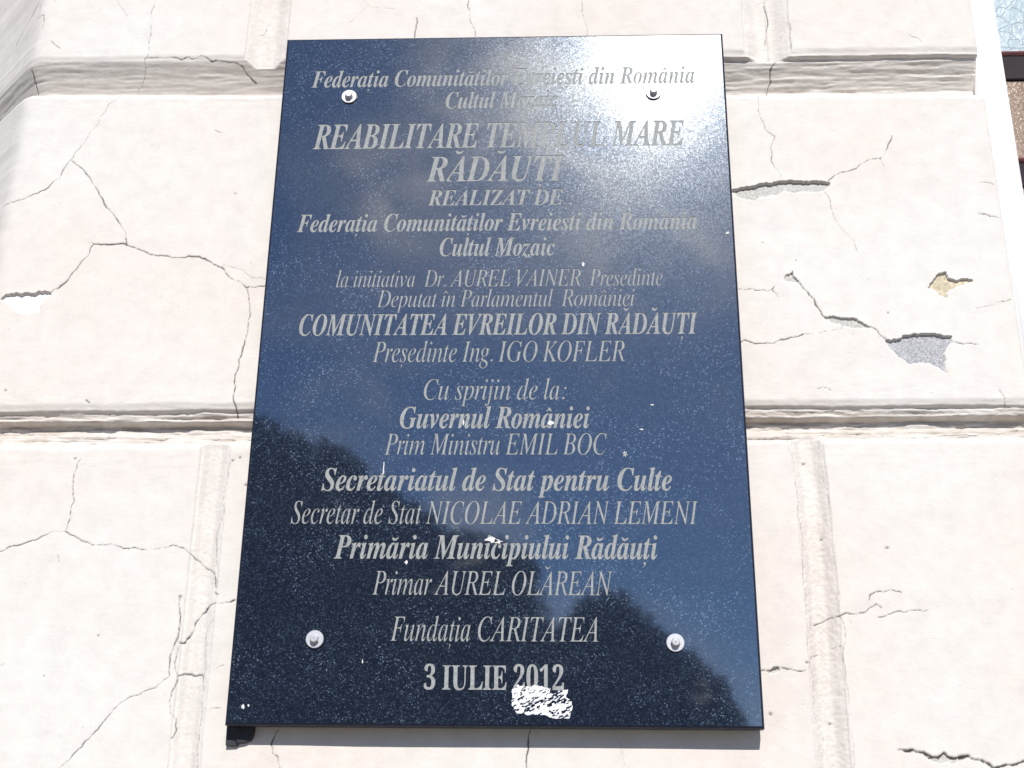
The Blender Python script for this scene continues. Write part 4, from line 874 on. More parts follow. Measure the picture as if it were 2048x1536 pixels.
 'IE': '454|-34,0 4,13 2,0 20,2 15,4 11,6 9,11 8,16 7,21 84,312 3,14 2,11 1,9 -2,10 -4,8 -6,6 -10,4 -13,3 -16,1 4,14 355,0 -20,-101 -11,0 0,3 -1,19 -2,15 -4,13 -7,9 -10,8 -12,5 -17,3 -21,2 -26,1 -57,0 -12,0 -11,-1 -7,-2 -7,-3 -5,-4 -3,-6 -4,-8 -3,-9 -4,-13 -37,-136 57,0 30,2 25,5 18,8 14,13 10,17 8,21 13,0 -47,-165 -12,0 1,9 0,9 1,8 -1,14 -2,10 -2,9 -5,6 -6,5 -8,3 -11,2 -13,1 -15,0 -60,0 -42,-154 -5,-21 -1,-6 -1,-5 0,-4 1,-8 4,-6 6,-5 9,-2 12,-2 16,0 46,0 31,1 27,3 24,6 22,8 20,11 18,14 16,17 15,21 14,23 14,0 -49,-128',
 'IF': '406|-31,0 4,13 3,0 13,1 11,2 10,2 8,4 6,6 6,8 5,10 5,12 5,15 84,312 3,14 2,11 1,9 -1,10 -4,8 -7,6 -10,4 -13,3 -16,1 4,14 333,0 -21,-110 -13,0 1,6 0,6 -3,25 -6,20 -10,13 -15,9 -21,5 -26,2 -53,0 -16,0 -12,-2 -8,-4 -5,-4 -3,-6 -3,-7 -12,-45 -30,-115 38,0 21,1 19,1 15,4 13,4 11,7 10,9 9,11 8,14 7,16 14,0 -45,-169 -14,0 2,17 1,6 0,5 0,6 -2,16 -4,12 -6,8 -11,5 -16,3 -23,1 -53,0 -43,-166 -3,-13 -1,-12 2,-11 4,-8 7,-6 11,-3 15,-2 18,-2 -1,-12',
 'IG': '541|245,-10 -42,3 -38,7 -35,13 -30,18 -26,22 -20,27 -15,30 -9,34 -3,37 2,33 7,32 11,32 15,32 18,29 22,28 24,26 27,22 28,20 27,14 29,11 29,8 30,5 31,2 31,-2 29,-5 27,-9 12,-5 11,-4 10,-4 7,-2 6,-2 5,0 8,1 7,2 7,3 5,5 6,8 5,8 11,0 -30,-142 -12,0 -8,37 -14,31 -22,25 -27,18 -32,11 -38,4 -40,-5 -38,-13 -35,-22 -19,-17 -18,-19 -16,-22 -15,-23 -13,-26 -11,-27 -9,-27 -6,-27 -4,-26 -1,-26 2,-29 4,-27 8,-24 11,-21 15,-19 29,-23 37,-15 43,-4 23,1 21,5 20,9 17,11 11,12 7,15 24,94 3,15 1,5 1,4 0,3 -2,10 -4,8 -8,5 -11,2 -16,3 -20,1 3,13 193,0 -4,-13 -15,0 -12,-3 -11,-3 -8,-5 -6,-7 -5,-8 -7,-17 -2,-8 -2,-8 -3,-9 -27,-111 -32,-16 -33,-13 -35,-9 -35,-5',
 'II': '245|-31,0 4,13 3,0 13,1 11,2 10,2 8,4 6,6 6,8 5,9 5,13 5,15 84,312 3,14 2,11 1,9 -1,10 -4,8 -7,6 -10,4 -13,3 -16,1 4,14 187,0 -3,-14 -5,0 -18,-1 -14,-4 -11,-7 -9,-11 -8,-15 -7,-21 -84,-312 -3,-14 -2,-12 -1,-9 1,-10 4,-8 7,-6 9,-3 13,-3 17,-2 -4,-13',
 'IK': '454|-34,0 4,13 2,0 13,1 12,2 9,2 8,4 7,6 6,8 6,9 4,13 5,15 84,312 3,14 2,11 1,9 -2,10 -4,8 -6,6 -10,4 -13,3 -16,1 4,14 184,0 -4,-14 -6,0 -16,-1 -14,-3 -10,-6 -9,-9 -7,-16 -7,-20 -35,-131 -1,-4 -1,-5 1,-3 1,-2 3,-1 3,0 3,1 2,2 164,132 22,20 12,16 5,13 -4,10 -12,5 -20,2 -4,0 3,14 163,0 -5,-13 -3,0 -19,-3 -20,-8 -23,-15 -26,-19 -32,-24 -37,-29 -113,-90 132,-195 13,-17 13,-15 13,-10 13,-8 15,-5 16,-1 -3,-13 -199,0 4,13 4,0 14,0 11,2 8,3 6,5 3,6 1,8 0,5 -2,6 -3,7 -3,8 -5,8 -6,8 -100,149 -3,3 -3,1 -3,1 -4,-1 -3,-3 -2,-5 -40,-149 -3,-13 -2,-9 0,-7 1,-11 5,-9 7,-6 11,-3 14,-2 19,-2 -4,-13',
 'IL': '448|-24,0 3,13 3,0 19,2 15,4 12,7 9,10 8,16 7,21 83,312 2,7 2,7 1,6 1,5 1,5 0,4 -2,10 -4,8 -6,6 -10,4 -13,3 -16,1 3,14 185,0 -5,-13 -18,-1 -15,-5 -11,-6 -10,-11 -8,-16 -6,-20 -81,-301 -7,-28 -2,-13 1,-10 3,-7 6,-5 9,-3 13,-2 17,0 47,0 33,1 28,3 25,5 20,7 19,11 17,14 15,18 15,22 15,27 13,0 -44,-132',
 'IM': '589|-36,0 4,13 14,1 11,2 10,2 9,4 7,6 6,8 5,9 5,13 5,15 88,312 3,13 2,12 1,9 -2,10 -4,8 -6,6 -10,4 -13,3 -16,1 4,14 125,0 49,-357 235,357 128,0 -4,-14 -5,0 -18,-1 -14,-4 -11,-7 -9,-11 -8,-15 -7,-21 -83,-312 -5,-20 -1,-6 -1,-5 0,-4 1,-10 4,-8 7,-6 10,-3 13,-3 16,-2 -3,-13 -184,0 3,11 13,2 12,2 9,3 8,5 8,7 6,9 5,11 6,15 5,18 83,309 -261,-392 -9,0 -53,393 -80,-290 -6,-22 -3,-19 -2,-14 2,-12 4,-9 6,-6 10,-4 13,-3 17,-1 -4,-13',
 'IN': '500|338,-11 -184,384 -79,-289 -2,-9 -2,-8 -1,-7 -1,-7 -1,-5 0,-5 1,-10 4,-8 7,-5 10,-3 14,-2 18,-2 -4,-13 -152,0 4,13 19,2 16,4 12,6 9,11 9,15 7,22 88,320 2,8 0,7 -1,10 -4,10 -7,10 -10,7 -11,5 -13,1 -5,0 4,14 97,0 171,-357 74,273 3,9 1,8 2,7 1,6 0,6 1,5 -2,10 -4,8 -7,5 -10,3 -14,2 -18,1 3,14 153,0 -4,-14 -13,0 -12,-2 -9,-2 -9,-4 -7,-6 -7,-8 -5,-9 -5,-13 -5,-15 -109,-403',
 'IO': '517|200,-10 -35,2 -32,7 -28,12 -25,16 -20,19 -17,24 -12,28 -7,30 -3,34 2,30 6,30 9,31 13,29 15,28 18,28 21,26 22,23 24,22 26,19 27,16 28,13 29,10 29,6 29,2 35,-3 31,-7 28,-12 24,-16 20,-20 16,-24 12,-28 7,-30 2,-33 -1,-25 -4,-25 -7,-25 -9,-26 -11,-25 -13,-24 -15,-24 -16,-22 -18,-21 -19,-20 -20,-17 -21,-16 -26,-15 -27,-12 -28,-8 -29,-5|201,10 23,2 22,6 22,11 20,14 20,17 19,20 18,22 16,25 14,26 13,28 10,29 9,30 6,31 4,30 1,30 -2,37 -9,31 -14,24 -20,18 -24,10 -29,4 -24,-3 -24,-7 -24,-11 -23,-16 -22,-20 -21,-24 -19,-26 -17,-30 -16,-32 -10,-25 -8,-25 -6,-25 -5,-25 -3,-24 -1,-25 3,-38 9,-31 16,-25 20,-18 26,-11',
 'IP': '403|-34,0 4,13 3,0 19,2 15,4 11,6 9,10 8,16 7,22 84,312 3,13 2,12 1,9 -2,11 -4,8 -6,5 -10,4 -13,3 -16,1 4,14 182,0 51,-4 40,-13 28,-21 17,-29 5,-37 -2,-26 -8,-24 -13,-22 -17,-19 -22,-17 -26,-13 -30,-10 -33,-6 -36,-2 -62,0 -6,-1 -4,-2 -2,-5 -40,-150 -1,-9 -1,-9 1,-12 5,-8 8,-6 11,-3 16,-3 19,-1 -4,-13|193,242 42,4 35,11 27,18 20,24 12,30 3,35 -2,25 -7,21 -12,15 -17,11 -22,6 -28,3 -12,-1 -10,-3 -7,-3 -6,-7 -5,-11 -5,-15 -38,-142 -2,-10 1,-4 2,-3 3,-2 5,-1 9,0',
 'IR': '451|-34,0 4,13 3,0 19,2 16,4 11,8 9,10 8,16 6,20 84,312 3,13 2,12 1,10 -2,10 -4,8 -6,5 -10,4 -13,3 -16,1 4,14 196,0 44,-3 35,-9 28,-15 19,-20 12,-25 4,-29 -5,-36 -16,-30 -27,-26 -37,-21 -49,-16 62,-150 10,-22 10,-18 10,-14 11,-10 12,-6 15,-2 3,0 -4,-13 -104,0 -93,228 -15,0 -11,0 -10,1 -9,0 -9,1 -7,0 -8,1 -38,-142 -4,-19 -3,-14 -1,-10 1,-12 4,-8 7,-6 9,-4 12,-2 15,-1 8,0 -4,-13|202,250 43,3 36,10 28,17 21,23 12,28 5,32 -4,29 -12,22 -19,16 -26,9 -35,4 -10,-1 -9,-1 -8,-1 -6,-3 -5,-4 -4,-6 -4,-7 -4,-10 -4,-12 -39,-145 21,-2 7,-1 8,0',
 'IS': '369|153,-9 -29,2 -32,6 -34,11 -9,3 -7,0 -12,-2 -9,-7 -6,-12 -12,0 23,154 12,0 4,-40 10,-34 17,-26 21,-20 26,-11 30,-4 16,1 16,4 14,7 12,9 11,12 9,13 7,14 3,16 2,18 -1,11 -3,12 -4,11 -6,12 -7,11 -8,12 -7,9 -8,9 -9,9 -29,31 -22,24 -17,21 -13,20 -8,18 -4,19 -2,19 2,23 5,21 10,19 12,17 16,14 19,12 21,9 23,5 26,2 10,0 11,-1 10,-1 9,-2 10,-2 9,-3 22,-7 10,-2 11,1 8,6 6,9 13,0 -21,-137 -11,0 -3,36 -8,29 -12,23 -18,16 -21,10 -25,3 -22,-2 -19,-7 -16,-11 -11,-16 -7,-19 -3,-22 2,-13 4,-14 8,-15 9,-14 11,-15 13,-14 30,-32 11,-12 11,-11 10,-12 21,-29 13,-33 4,-36 -2,-25 -7,-23 -10,-21 -15,-19 -17,-16 -21,-14 -23,-9 -25,-6',
 'IT': '419|50,0 2,13 6,0 15,1 13,2 11,3 9,5 8,8 7,9 6,13 6,16 6,19 89,328 1,4 1,4 0,4 -2,6 -6,4 -10,2 -18,0 -26,-1 -23,-3 -19,-5 -17,-7 -13,-10 -12,-11 -9,-15 -9,-17 -7,-20 -15,1 30,112 387,0 -22,-115 -13,0 1,11 0,10 -2,23 -5,18 -10,13 -14,9 -22,5 -28,2 -28,0 -5,-1 -4,-1 -4,-2 -2,-4 -3,-4 -2,-6 -90,-330 -6,-21 -3,-16 -1,-13 2,-10 4,-8 8,-6 11,-3 15,-2 19,-1 8,0 -4,-13',
 'IU': '491|200,-10 -42,4 -37,11 -29,19 -23,24 -13,30 -4,35 1,18 4,23 7,27 55,207 3,13 2,11 1,8 -2,11 -4,8 -7,5 -10,4 -15,3 -19,1 3,13 196,0 -2,-13 -7,0 -20,-2 -16,-5 -12,-9 -9,-13 -9,-18 -7,-24 -50,-188 -9,-36 -5,-28 -2,-20 3,-25 8,-21 14,-17 20,-13 23,-8 29,-2 25,1 22,5 21,9 19,11 15,14 14,16 12,24 13,34 13,44 46,174 6,22 3,19 1,16 -1,14 -4,10 -6,7 -10,5 -14,3 -18,1 2,13 157,0 -2,-13 -10,0 -22,-4 -18,-10 -13,-18 -2,-6 -4,-8 -3,-10 -4,-11 -3,-14 -4,-14 -51,-194 -13,-39 -14,-34 -15,-28 -19,-23 -20,-19 -24,-13 -27,-10 -30,-5',
 'IV': '436|80,-10 16,405 -1,19 -3,14 -6,11 -10,7 -14,4 -18,1 -6,0 2,14 186,0 -3,-12 -5,0 -20,-2 -14,-4 -10,-8 -6,-12 -4,-17 -2,-23 -13,-292 235,280 19,24 11,18 4,13 -2,8 -3,5 -7,4 -8,3 -12,1 -15,0 2,14 143,0 -4,-14 -2,0 -12,-2 -13,-5 -12,-10 -14,-13 -15,-17 -18,-20 -331,-394',
 'Ia': '342|50,-8 -17,2 -13,6 -12,10 -8,15 -5,18 -2,21 3,37 8,37 14,37 11,22 13,21 14,20 16,18 18,18 31,24 31,14 31,4 25,-4 16,-12 8,-20 9,29 51,0 -61,-219 -5,-19 -3,-16 -1,-11 1,-5 4,-3 6,-1 12,5 16,15 21,25 9,-8 -21,-29 -20,-22 -20,-16 -18,-10 -17,-3 -15,3 -9,11 -3,17 2,19 8,32 13,44 -25,-39 -24,-31 -23,-25 -22,-17 -23,-11|82,33 11,2 11,4 12,9 12,11 12,13 12,15 12,17 11,18 10,19 10,20 8,20 7,20 5,20 3,19 1,17 -4,23 -11,14 -19,5 -21,-4 -21,-11 -19,-18 -19,-25 -17,-30 -14,-36 -6,-18 -5,-18 -5,-17 -3,-17 -1,-16 -1,-16 3,-22 10,-14',
 'Ic': '299|99,-8 -29,3 -24,11 -20,17 -15,23 -9,29 -3,34 2,22 4,22 7,22 10,22 12,20 14,20 16,18 18,17 20,14 31,17 33,10 33,3 20,-1 16,-5 14,-8 10,-10 6,-12 2,-13 -1,-11 -3,-10 -5,-7 -7,-6 -8,-4 -10,-1 -16,3 -10,9 -3,15 0,5 1,4 2,4 2,4 2,4 3,3 4,5 2,5 -2,6 -8,3 -13,1 -23,-3 -23,-10 -21,-15 -20,-21 -17,-25 -14,-29 -11,-31 -7,-29 -2,-29 2,-24 6,-20 9,-17 13,-13 15,-8 18,-2 21,2 21,7 21,12 21,17 22,21 10,-11 -27,-29 -28,-22 -28,-15 -27,-10',
 'Id': '355|61,-8 -20,2 -17,7 -14,12 -11,17 -6,20 -2,23 2,22 5,24 7,24 11,25 13,25 15,24 17,23 19,20 19,19 16,12 15,9 16,7 15,5 16,3 15,1 24,-2 16,-8 10,-13 31,123 2,10 0,10 0,6 -3,5 -4,4 -6,2 -8,1 -11,1 -10,0 3,12 27,3 24,4 19,5 14,4 11,3 7,1 4,-1 2,-2 1,-4 -1,-7 -1,-5 -103,-387 -4,-21 -1,-6 -1,-5 0,-5 2,-8 5,-4 9,-2 14,6 19,17 23,28 11,-9 -20,-25 -18,-20 -16,-16 -15,-10 -16,-7 -15,-2 -19,4 -12,11 -3,20 2,21 6,28 10,36 -23,-37 -23,-30 -22,-24 -23,-16 -24,-10|91,28 11,1 13,6 12,8 13,12 13,14 12,16 12,18 11,19 11,20 9,21 8,20 7,21 5,20 3,18 1,17 -1,12 -3,10 -5,8 -7,6 -8,4 -10,1 -22,-3 -22,-11 -22,-18 -21,-24 -19,-30 -17,-36 -13,-37 -8,-33 -3,-30 1,-15 4,-12 6,-10 8,-7 9,-5',
 'Ie': '287|89,-7 -27,3 -23,10 -18,15 -14,21 -8,26 -3,31 1,21 5,23 7,22 10,23 12,22 15,21 17,19 18,18 20,15 31,19 32,11 31,3 19,-1 15,-5 13,-7 9,-10 5,-12 2,-15 -6,-27 -16,-26 -28,-24 -22,-12 -25,-12 -30,-9 -33,-8 -37,-6 -1,-8 -2,-8 -1,-8 0,-7 0,-7 -1,-6 7,-40 21,-24 35,-8 32,6 34,18 36,31 10,-10 -22,-24 -22,-20 -22,-15 -24,-10 -25,-7|64,158 42,9 34,13 28,19 20,22 12,24 4,26 -3,15 -8,9 -13,3 -14,-2 -15,-6 -14,-10 -15,-14 -14,-16 -13,-20 -12,-22 -10,-24',
 'Ig': '286|63,-153 -33,2 -28,8 -23,12 -17,16 -10,19 -4,21 4,22 10,21 18,20 24,19 32,17 -17,10 -10,10 -3,13 2,8 5,9 8,10 37,37 -26,20 -17,24 -5,30 2,21 6,21 11,19 14,17 17,16 20,12 22,10 24,5 26,2 16,-1 18,-4 20,-6 18,-6 14,-4 8,-1 43,0 0,-30 -46,0 3,-10 1,-9 1,-11 -2,-22 -7,-21 -10,-19 -14,-18 -17,-14 -19,-12 -22,-9 -22,-6 -25,-2 -9,1 -10,0 -9,2 -12,-11 -7,-9 -3,-9 6,-11 17,-11 29,-11 33,-10 27,-12 22,-13 16,-16 10,-19 3,-24 -2,-21 -7,-20 -11,-18 -15,-16 -18,-13 -23,-11 -25,-8 -28,-5|111,129 14,2 13,5 13,10 11,12 10,15 8,17 6,19 4,20 1,20 -2,16 -4,13 -6,10 -9,8 -11,5 -12,1 -13,-2 -13,-5 -13,-10 -11,-12 -10,-15 -9,-17 -6,-19 -4,-19 -2,-21 5,-29 15,-18|75,-132 36,3 29,8 20,15 12,20 4,26 -1,11 -5,9 -7,9 -9,8 -11,7 -11,6 -13,6 -12,5 -13,4 -17,6 -14,4 -11,3 -34,-25 -21,-27 -6,-30 9,-38 28,-23',
 'Ii': '178|122,394 -8,1 -8,3 -8,6 -5,7 -4,8 -1,9 1,8 4,9 5,7 8,6 8,4 8,1 9,-1 8,-4 8,-6 6,-7 3,-8 1,-9 -1,-9 -3,-9 -6,-7 -7,-5 -8,-3|33,-8 -18,4 -11,12 -4,21 0,7 1,8 2,9 8,33 44,155 3,13 2,10 -1,8 -4,6 -5,4 -8,3 -11,2 -14,0 3,12 45,6 12,2 10,1 9,2 14,4 9,2 5,0 4,-1 2,-2 1,-5 -1,-5 -2,-7 -65,-217 -3,-12 -2,-9 0,-6 1,-11 5,-7 8,-2 15,6 19,17 24,29 10,-10 -23,-30 -22,-23 -21,-16 -21,-10',
 'Ij': '174|124,394 -8,1 -8,3 -8,6 -5,7 -4,8 -1,9 1,8 4,9 5,7 8,6 8,4 8,1 9,-1 8,-4 8,-6 6,-7 3,-8 1,-9 -1,-9 -3,-9 -6,-7 -7,-5 -8,-3|-50,-153 -13,1 -11,4 -10,7 -7,9 -4,10 -2,11 3,15 8,10 13,3 13,-3 8,-8 2,-13 0,-10 -1,-9 1,-5 3,-3 5,-1 10,5 10,16 11,26 5,17 6,21 5,24 6,28 7,31 7,34 36,181 1,8 0,7 0,8 -3,7 -4,4 -7,2 -12,2 -17,1 2,13 15,1 13,2 12,2 11,2 9,1 8,2 14,4 10,2 5,0 5,-1 3,-3 0,-6 -53,-249 -7,-34 -8,-31 -9,-27 -9,-25 -10,-22 -9,-19 -21,-29 -24,-17',
 'Il': '172|32,-7 -10,1 -8,3 -7,5 -5,6 -3,9 -1,9 0,7 2,10 2,11 11,45 85,313 2,8 1,6 0,7 -1,9 -3,7 -5,4 -7,3 -12,2 -15,1 2,12 44,5 11,2 11,2 8,2 15,3 9,1 5,1 5,-1 3,-2 0,-3 -3,-16 -106,-381 -3,-15 -3,-12 0,-7 1,-9 4,-5 7,-2 14,6 18,15 22,27 11,-10 -19,-25 -19,-20 -18,-15 -17,-11 -15,-6',
 'Im': '550|410,-7 -19,4 -11,13 -4,21 1,14 3,16 4,17 40,140 4,15 2,12 0,10 -2,11 -6,6 -11,3 -12,-2 -13,-6 -15,-9 -15,-13 -16,-16 -15,-19 -16,-22 -15,-24 -15,-27 -10,-21 -10,-22 -8,-22 -9,-23 -7,-24 -7,-25 -53,0 60,203 6,21 3,18 1,15 -2,10 -6,6 -10,2 -8,-2 -11,-4 -12,-6 -13,-9 -13,-11 -15,-13 -14,-15 -14,-17 -14,-19 -9,-16 -9,-17 -9,-17 -8,-19 -8,-20 -7,-20 -23,-70 -53,0 63,212 3,11 3,11 2,9 2,8 1,7 0,5 -1,8 -4,6 -5,4 -9,3 -11,2 -14,1 2,13 31,2 25,3 19,5 19,5 10,1 4,-1 2,-2 1,-5 -1,-5 -1,-7 -37,-119 39,50 37,39 34,28 32,16 30,6 23,-5 13,-13 5,-21 -3,-21 -6,-31 -10,-41 35,47 34,37 33,27 32,15 30,6 22,-5 13,-13 5,-23 0,-6 -1,-8 -2,-8 -2,-9 -2,-11 -3,-11 -43,-157 -2,-8 -1,-7 2,-9 4,-4 6,-2 8,1 8,5 8,7 4,4 5,6 5,6 5,7 5,7 6,9 9,-11 -19,-30 -20,-23 -20,-17 -19,-10',
 'In': '364|222,-9 -9,1 -8,3 -7,6 -5,7 -3,9 -1,11 3,21 9,37 15,54 15,55 8,38 3,21 -1,11 -6,7 -10,3 -9,-2 -10,-3 -11,-7 -12,-8 -11,-11 -13,-12 -12,-13 -12,-14 -12,-16 -11,-15 -10,-16 -9,-16 -11,-21 -10,-25 -10,-28 -10,-32 -10,-36 -54,0 65,221 5,17 3,14 1,11 -1,7 -3,6 -5,4 -7,3 -10,1 -13,1 -6,0 2,12 18,2 16,2 14,2 13,2 11,2 9,3 14,3 11,3 5,0 3,-2 1,-2 0,-2 -1,-2 -40,-131 20,27 19,23 20,21 18,18 18,15 28,19 25,11 22,4 22,-4 13,-12 4,-21 0,-9 -1,-8 -1,-9 -2,-10 -2,-10 -3,-10 -39,-134 -7,-24 -1,-6 -1,-5 0,-4 2,-9 4,-5 8,-1 15,6 17,19 21,32 10,-8 -19,-33 -20,-26 -20,-18 -20,-11',
 'Io': '351|105,-8 -30,3 -27,10 -22,17 -17,22 -10,27 -3,31 2,26 6,25 10,25 13,25 16,23 18,21 21,20 22,17 24,14 24,10 25,6 24,2 33,-3 27,-10 22,-17 17,-22 10,-27 4,-31 -2,-22 -5,-23 -8,-23 -11,-23 -13,-21 -15,-21 -17,-19 -19,-17 -21,-14 -32,-17 -32,-11|113,11 18,3 18,7 17,11 16,15 15,18 14,20 13,23 10,23 9,24 6,25 4,24 2,22 -7,41 -19,24 -32,8 -21,-4 -22,-10 -22,-17 -20,-24 -18,-28 -16,-33 -12,-34 -8,-34 -2,-32 1,-21 5,-18 9,-14 11,-10 14,-7',
 'Ip': '340|-96,-149 3,12 19,2 15,4 10,5 8,9 7,13 5,17 83,322 4,14 1,6 1,4 0,3 -1,9 -3,6 -4,4 -8,2 -11,1 -17,1 3,13 16,1 15,2 12,2 12,2 10,2 9,2 14,4 10,2 7,1 3,-1 3,-2 0,-3 0,-4 -1,-3 -1,-4 -16,-49 22,24 22,18 23,14 23,8 24,2 24,-2 19,-8 17,-14 12,-18 7,-22 3,-26 -2,-27 -6,-27 -10,-28 -13,-26 -15,-25 -19,-24 -20,-22 -22,-18 -24,-16 -25,-11 -25,-7 -26,-2 -20,1 -17,4 -14,7 -9,-35 -6,-29 -5,-22 -4,-17 -2,-11 -1,-4 1,-8 4,-6 8,-5 9,-3 14,-2 18,-1 -4,-11|101,9 18,3 18,6 18,12 17,14 16,18 14,20 13,23 11,23 9,25 7,25 4,25 2,25 -2,17 -4,14 -7,12 -10,8 -11,5 -15,2 -22,-4 -21,-11 -20,-18 -18,-25 -15,-31 -12,-35 -25,-98 -2,-13 -2,-11 5,-17 12,-10',
 'Ir': '224|-13,0 59,209 5,22 4,16 1,12 -1,9 -3,7 -5,4 -8,2 -11,2 -15,1 2,13 16,2 15,3 13,2 12,2 10,2 9,2 14,4 9,2 5,0 5,-1 2,-3 -1,-4 -35,-129 30,50 27,38 24,27 20,17 18,5 8,-1 7,-3 6,-5 4,-7 3,-8 1,-9 -1,-12 -4,-10 -6,-8 -7,-7 -9,-4 -10,-2 -7,1 -7,3 -6,4 -5,5 -3,7 -2,8 -33,-39 -29,-46 -25,-53 -23,-61 -19,-69',
 'Is': '248|78,-8 -17,1 -16,2 -13,4 -10,4 -9,2 -7,1 -7,-1 -5,-3 -3,-6 -13,0 15,110 11,-1 3,-28 7,-24 10,-18 13,-14 16,-8 18,-3 15,2 13,5 11,9 9,12 5,14 2,17 -3,16 -7,17 -12,18 -7,9 -7,9 -7,9 -20,28 -7,10 -5,11 -5,10 -4,11 -2,10 0,11 2,21 8,19 13,16 17,12 20,8 23,2 17,0 14,-3 12,-3 10,-5 10,-2 7,-1 9,2 5,4 2,6 11,0 -13,-100 -12,0 -11,47 -21,28 -33,10 -10,-1 -10,-4 -8,-7 -6,-8 -4,-9 -1,-9 2,-16 9,-17 14,-20 7,-9 7,-9 6,-9 7,-9 6,-9 6,-9 7,-11 6,-11 5,-10 3,-11 3,-11 0,-11 -1,-18 -5,-16 -7,-15 -10,-14 -12,-11 -14,-10 -16,-7 -17,-5',
 'It': '187|33,-8 -18,4 -11,11 -3,19 0,6 0,6 1,6 2,6 1,6 2,6 59,221 -47,0 3,14 25,7 23,14 23,19 22,25 21,30 15,0 -25,-88 57,0 -6,-21 -57,0 -54,-205 -4,-14 -2,-11 0,-8 1,-8 4,-5 7,-1 13,5 17,16 22,27 10,-11 -21,-27 -20,-22 -21,-15 -20,-9',
 'Iu': '364|46,-8 -13,1 -10,4 -8,7 -6,9 -4,11 -1,14 0,8 2,10 2,13 3,13 3,16 5,18 31,112 2,7 1,6 1,6 1,6 1,6 0,6 -1,8 -3,6 -5,4 -8,3 -11,1 -15,0 2,13 44,6 12,1 10,2 9,2 15,3 9,2 5,0 5,0 3,-2 1,-2 -1,-8 -2,-8 -54,-189 -4,-13 -3,-11 -2,-9 -2,-8 -1,-7 0,-5 2,-12 7,-7 11,-3 14,3 14,7 17,12 17,17 18,20 18,24 18,27 16,29 16,32 14,34 11,35 9,37 53,0 -59,-217 -5,-19 -3,-15 -1,-11 2,-8 4,-5 8,-2 15,6 19,17 21,29 9,-9 -19,-30 -20,-23 -21,-17 -21,-10 -21,-3 -18,4 -12,11 -3,20 1,15 3,18 6,21 21,72 -20,-31 -20,-27 -18,-25 -18,-20 -17,-18 -28,-22 -27,-14',
 'Iv': '297|61,-8 -11,179 -1,23 -2,20 -2,17 -3,14 -3,12 -3,8 -9,12 -12,7 -16,2 -5,0 3,13 11,2 10,2 10,2 9,1 8,2 7,2 6,2 6,2 5,1 10,1 6,-5 6,-16 4,-25 4,-36 3,-46 7,-130 20,20 18,20 17,19 15,18 14,18 12,17 20,30 11,23 4,16 -1,5 -3,5 -5,5 -6,5 -5,6 -4,5 -4,6 -2,6 -1,6 1,8 3,7 5,6 6,5 8,2 8,1 9,-1 8,-4 7,-6 5,-9 3,-10 1,-12 -5,-28 -13,-33 -23,-37 -32,-44 -41,-48 -84,-93',
 'U0': '375|188,-7 -38,4 -32,10 -27,17 -22,24 -18,28 -12,35 -6,23 -4,24 -4,26 -2,28 0,29 0,29 2,28 4,26 4,24 6,23 12,34 18,28 22,23 27,17 32,10 39,3 36,-3 32,-10 26,-17 22,-23 17,-28 14,-35 6,-23 5,-24 3,-26 2,-28 1,-29 -1,-29 -2,-27 -3,-26 -5,-25 -6,-23 -14,-34 -17,-29 -22,-23 -27,-17 -31,-10|188,37 22,6 17,18 10,30 4,23 3,26 3,30 1,34 0,36 0,37 -1,33 -3,30 -3,27 -4,23 -10,29 -16,18 -22,6 -23,-6 -16,-18 -11,-29 -4,-23 -4,-27 -2,-30 -2,-33 0,-37 0,-36 2,-34 2,-30 4,-26 4,-23 11,-30 16,-18',
 'U1': '376|65,0 0,36 55,0 11,1 8,3 7,5 4,8 3,11 1,15 0,337 -17,-20 -15,-16 -14,-15 -14,-10 -13,-7 -14,-2 -10,1 -9,5 -8,7 -7,10 -4,12 -1,15 14,4 15,5 17,7 17,8 20,12 21,15 47,35 75,0 0,-403 1,-13 2,-10 4,-9 6,-6 9,-4 12,-1 55,0 0,-36',
 'U2': '375|24,0 0,69 99,102 25,27 22,25 17,22 13,21 10,21 8,20 4,20 3,22 1,22 -1,24 -5,18 -8,14 -10,10 -13,6 -15,2 -21,-3 -16,-10 -11,-16 -8,-23 -4,-29 -2,-35 -24,2 -20,5 -18,8 -13,13 -8,17 -3,22 2,15 6,15 9,15 12,13 17,11 20,9 24,7 27,4 31,1 46,-3 38,-10 30,-17 22,-22 13,-27 5,-32 -1,-16 -3,-15 -5,-15 -6,-15 -10,-16 -12,-17 -14,-19 -18,-20 -21,-22 -24,-25 -28,-27 -32,-30 -67,-64 157,0 13,1 12,4 10,7 9,9 7,12 5,13 5,21 40,0 -4,-141',
 'U3': '376|163,-7 -31,2 -28,3 -23,7 -19,8 -16,10 -12,12 -8,12 -6,13 -1,14 2,16 5,13 10,10 12,7 13,5 15,1 2,-26 8,-21 13,-17 17,-12 19,-7 23,-3 15,1 14,3 12,5 12,7 10,10 9,13 6,16 4,20 1,24 -3,24 -9,21 -15,18 -20,14 -26,8 -31,3 -42,0 0,42 45,0 26,3 22,9 16,15 12,20 7,24 2,27 -2,23 -4,19 -8,15 -11,12 -14,7 -17,2 -15,-1 -12,-5 -9,-9 -8,-11 -5,-13 -4,-15 -3,-16 -1,-17 -1,-17 -25,2 -22,5 -17,8 -13,11 -7,15 -3,19 4,22 13,21 21,17 29,14 37,8 45,3 44,-3 38,-9 31,-16 23,-22 14,-27 5,-32 -4,-29 -9,-25 -17,-22 -21,-18 -24,-16 -28,-11 18,-4 18,-6 18,-8 18,-10 15,-12 14,-15 10,-17 6,-21 3,-25 -2,-26 -5,-22 -9,-20 -11,-18 -14,-15 -16,-12 -17,-10 -20,-8 -21,-6 -21,-4 -23,-3',
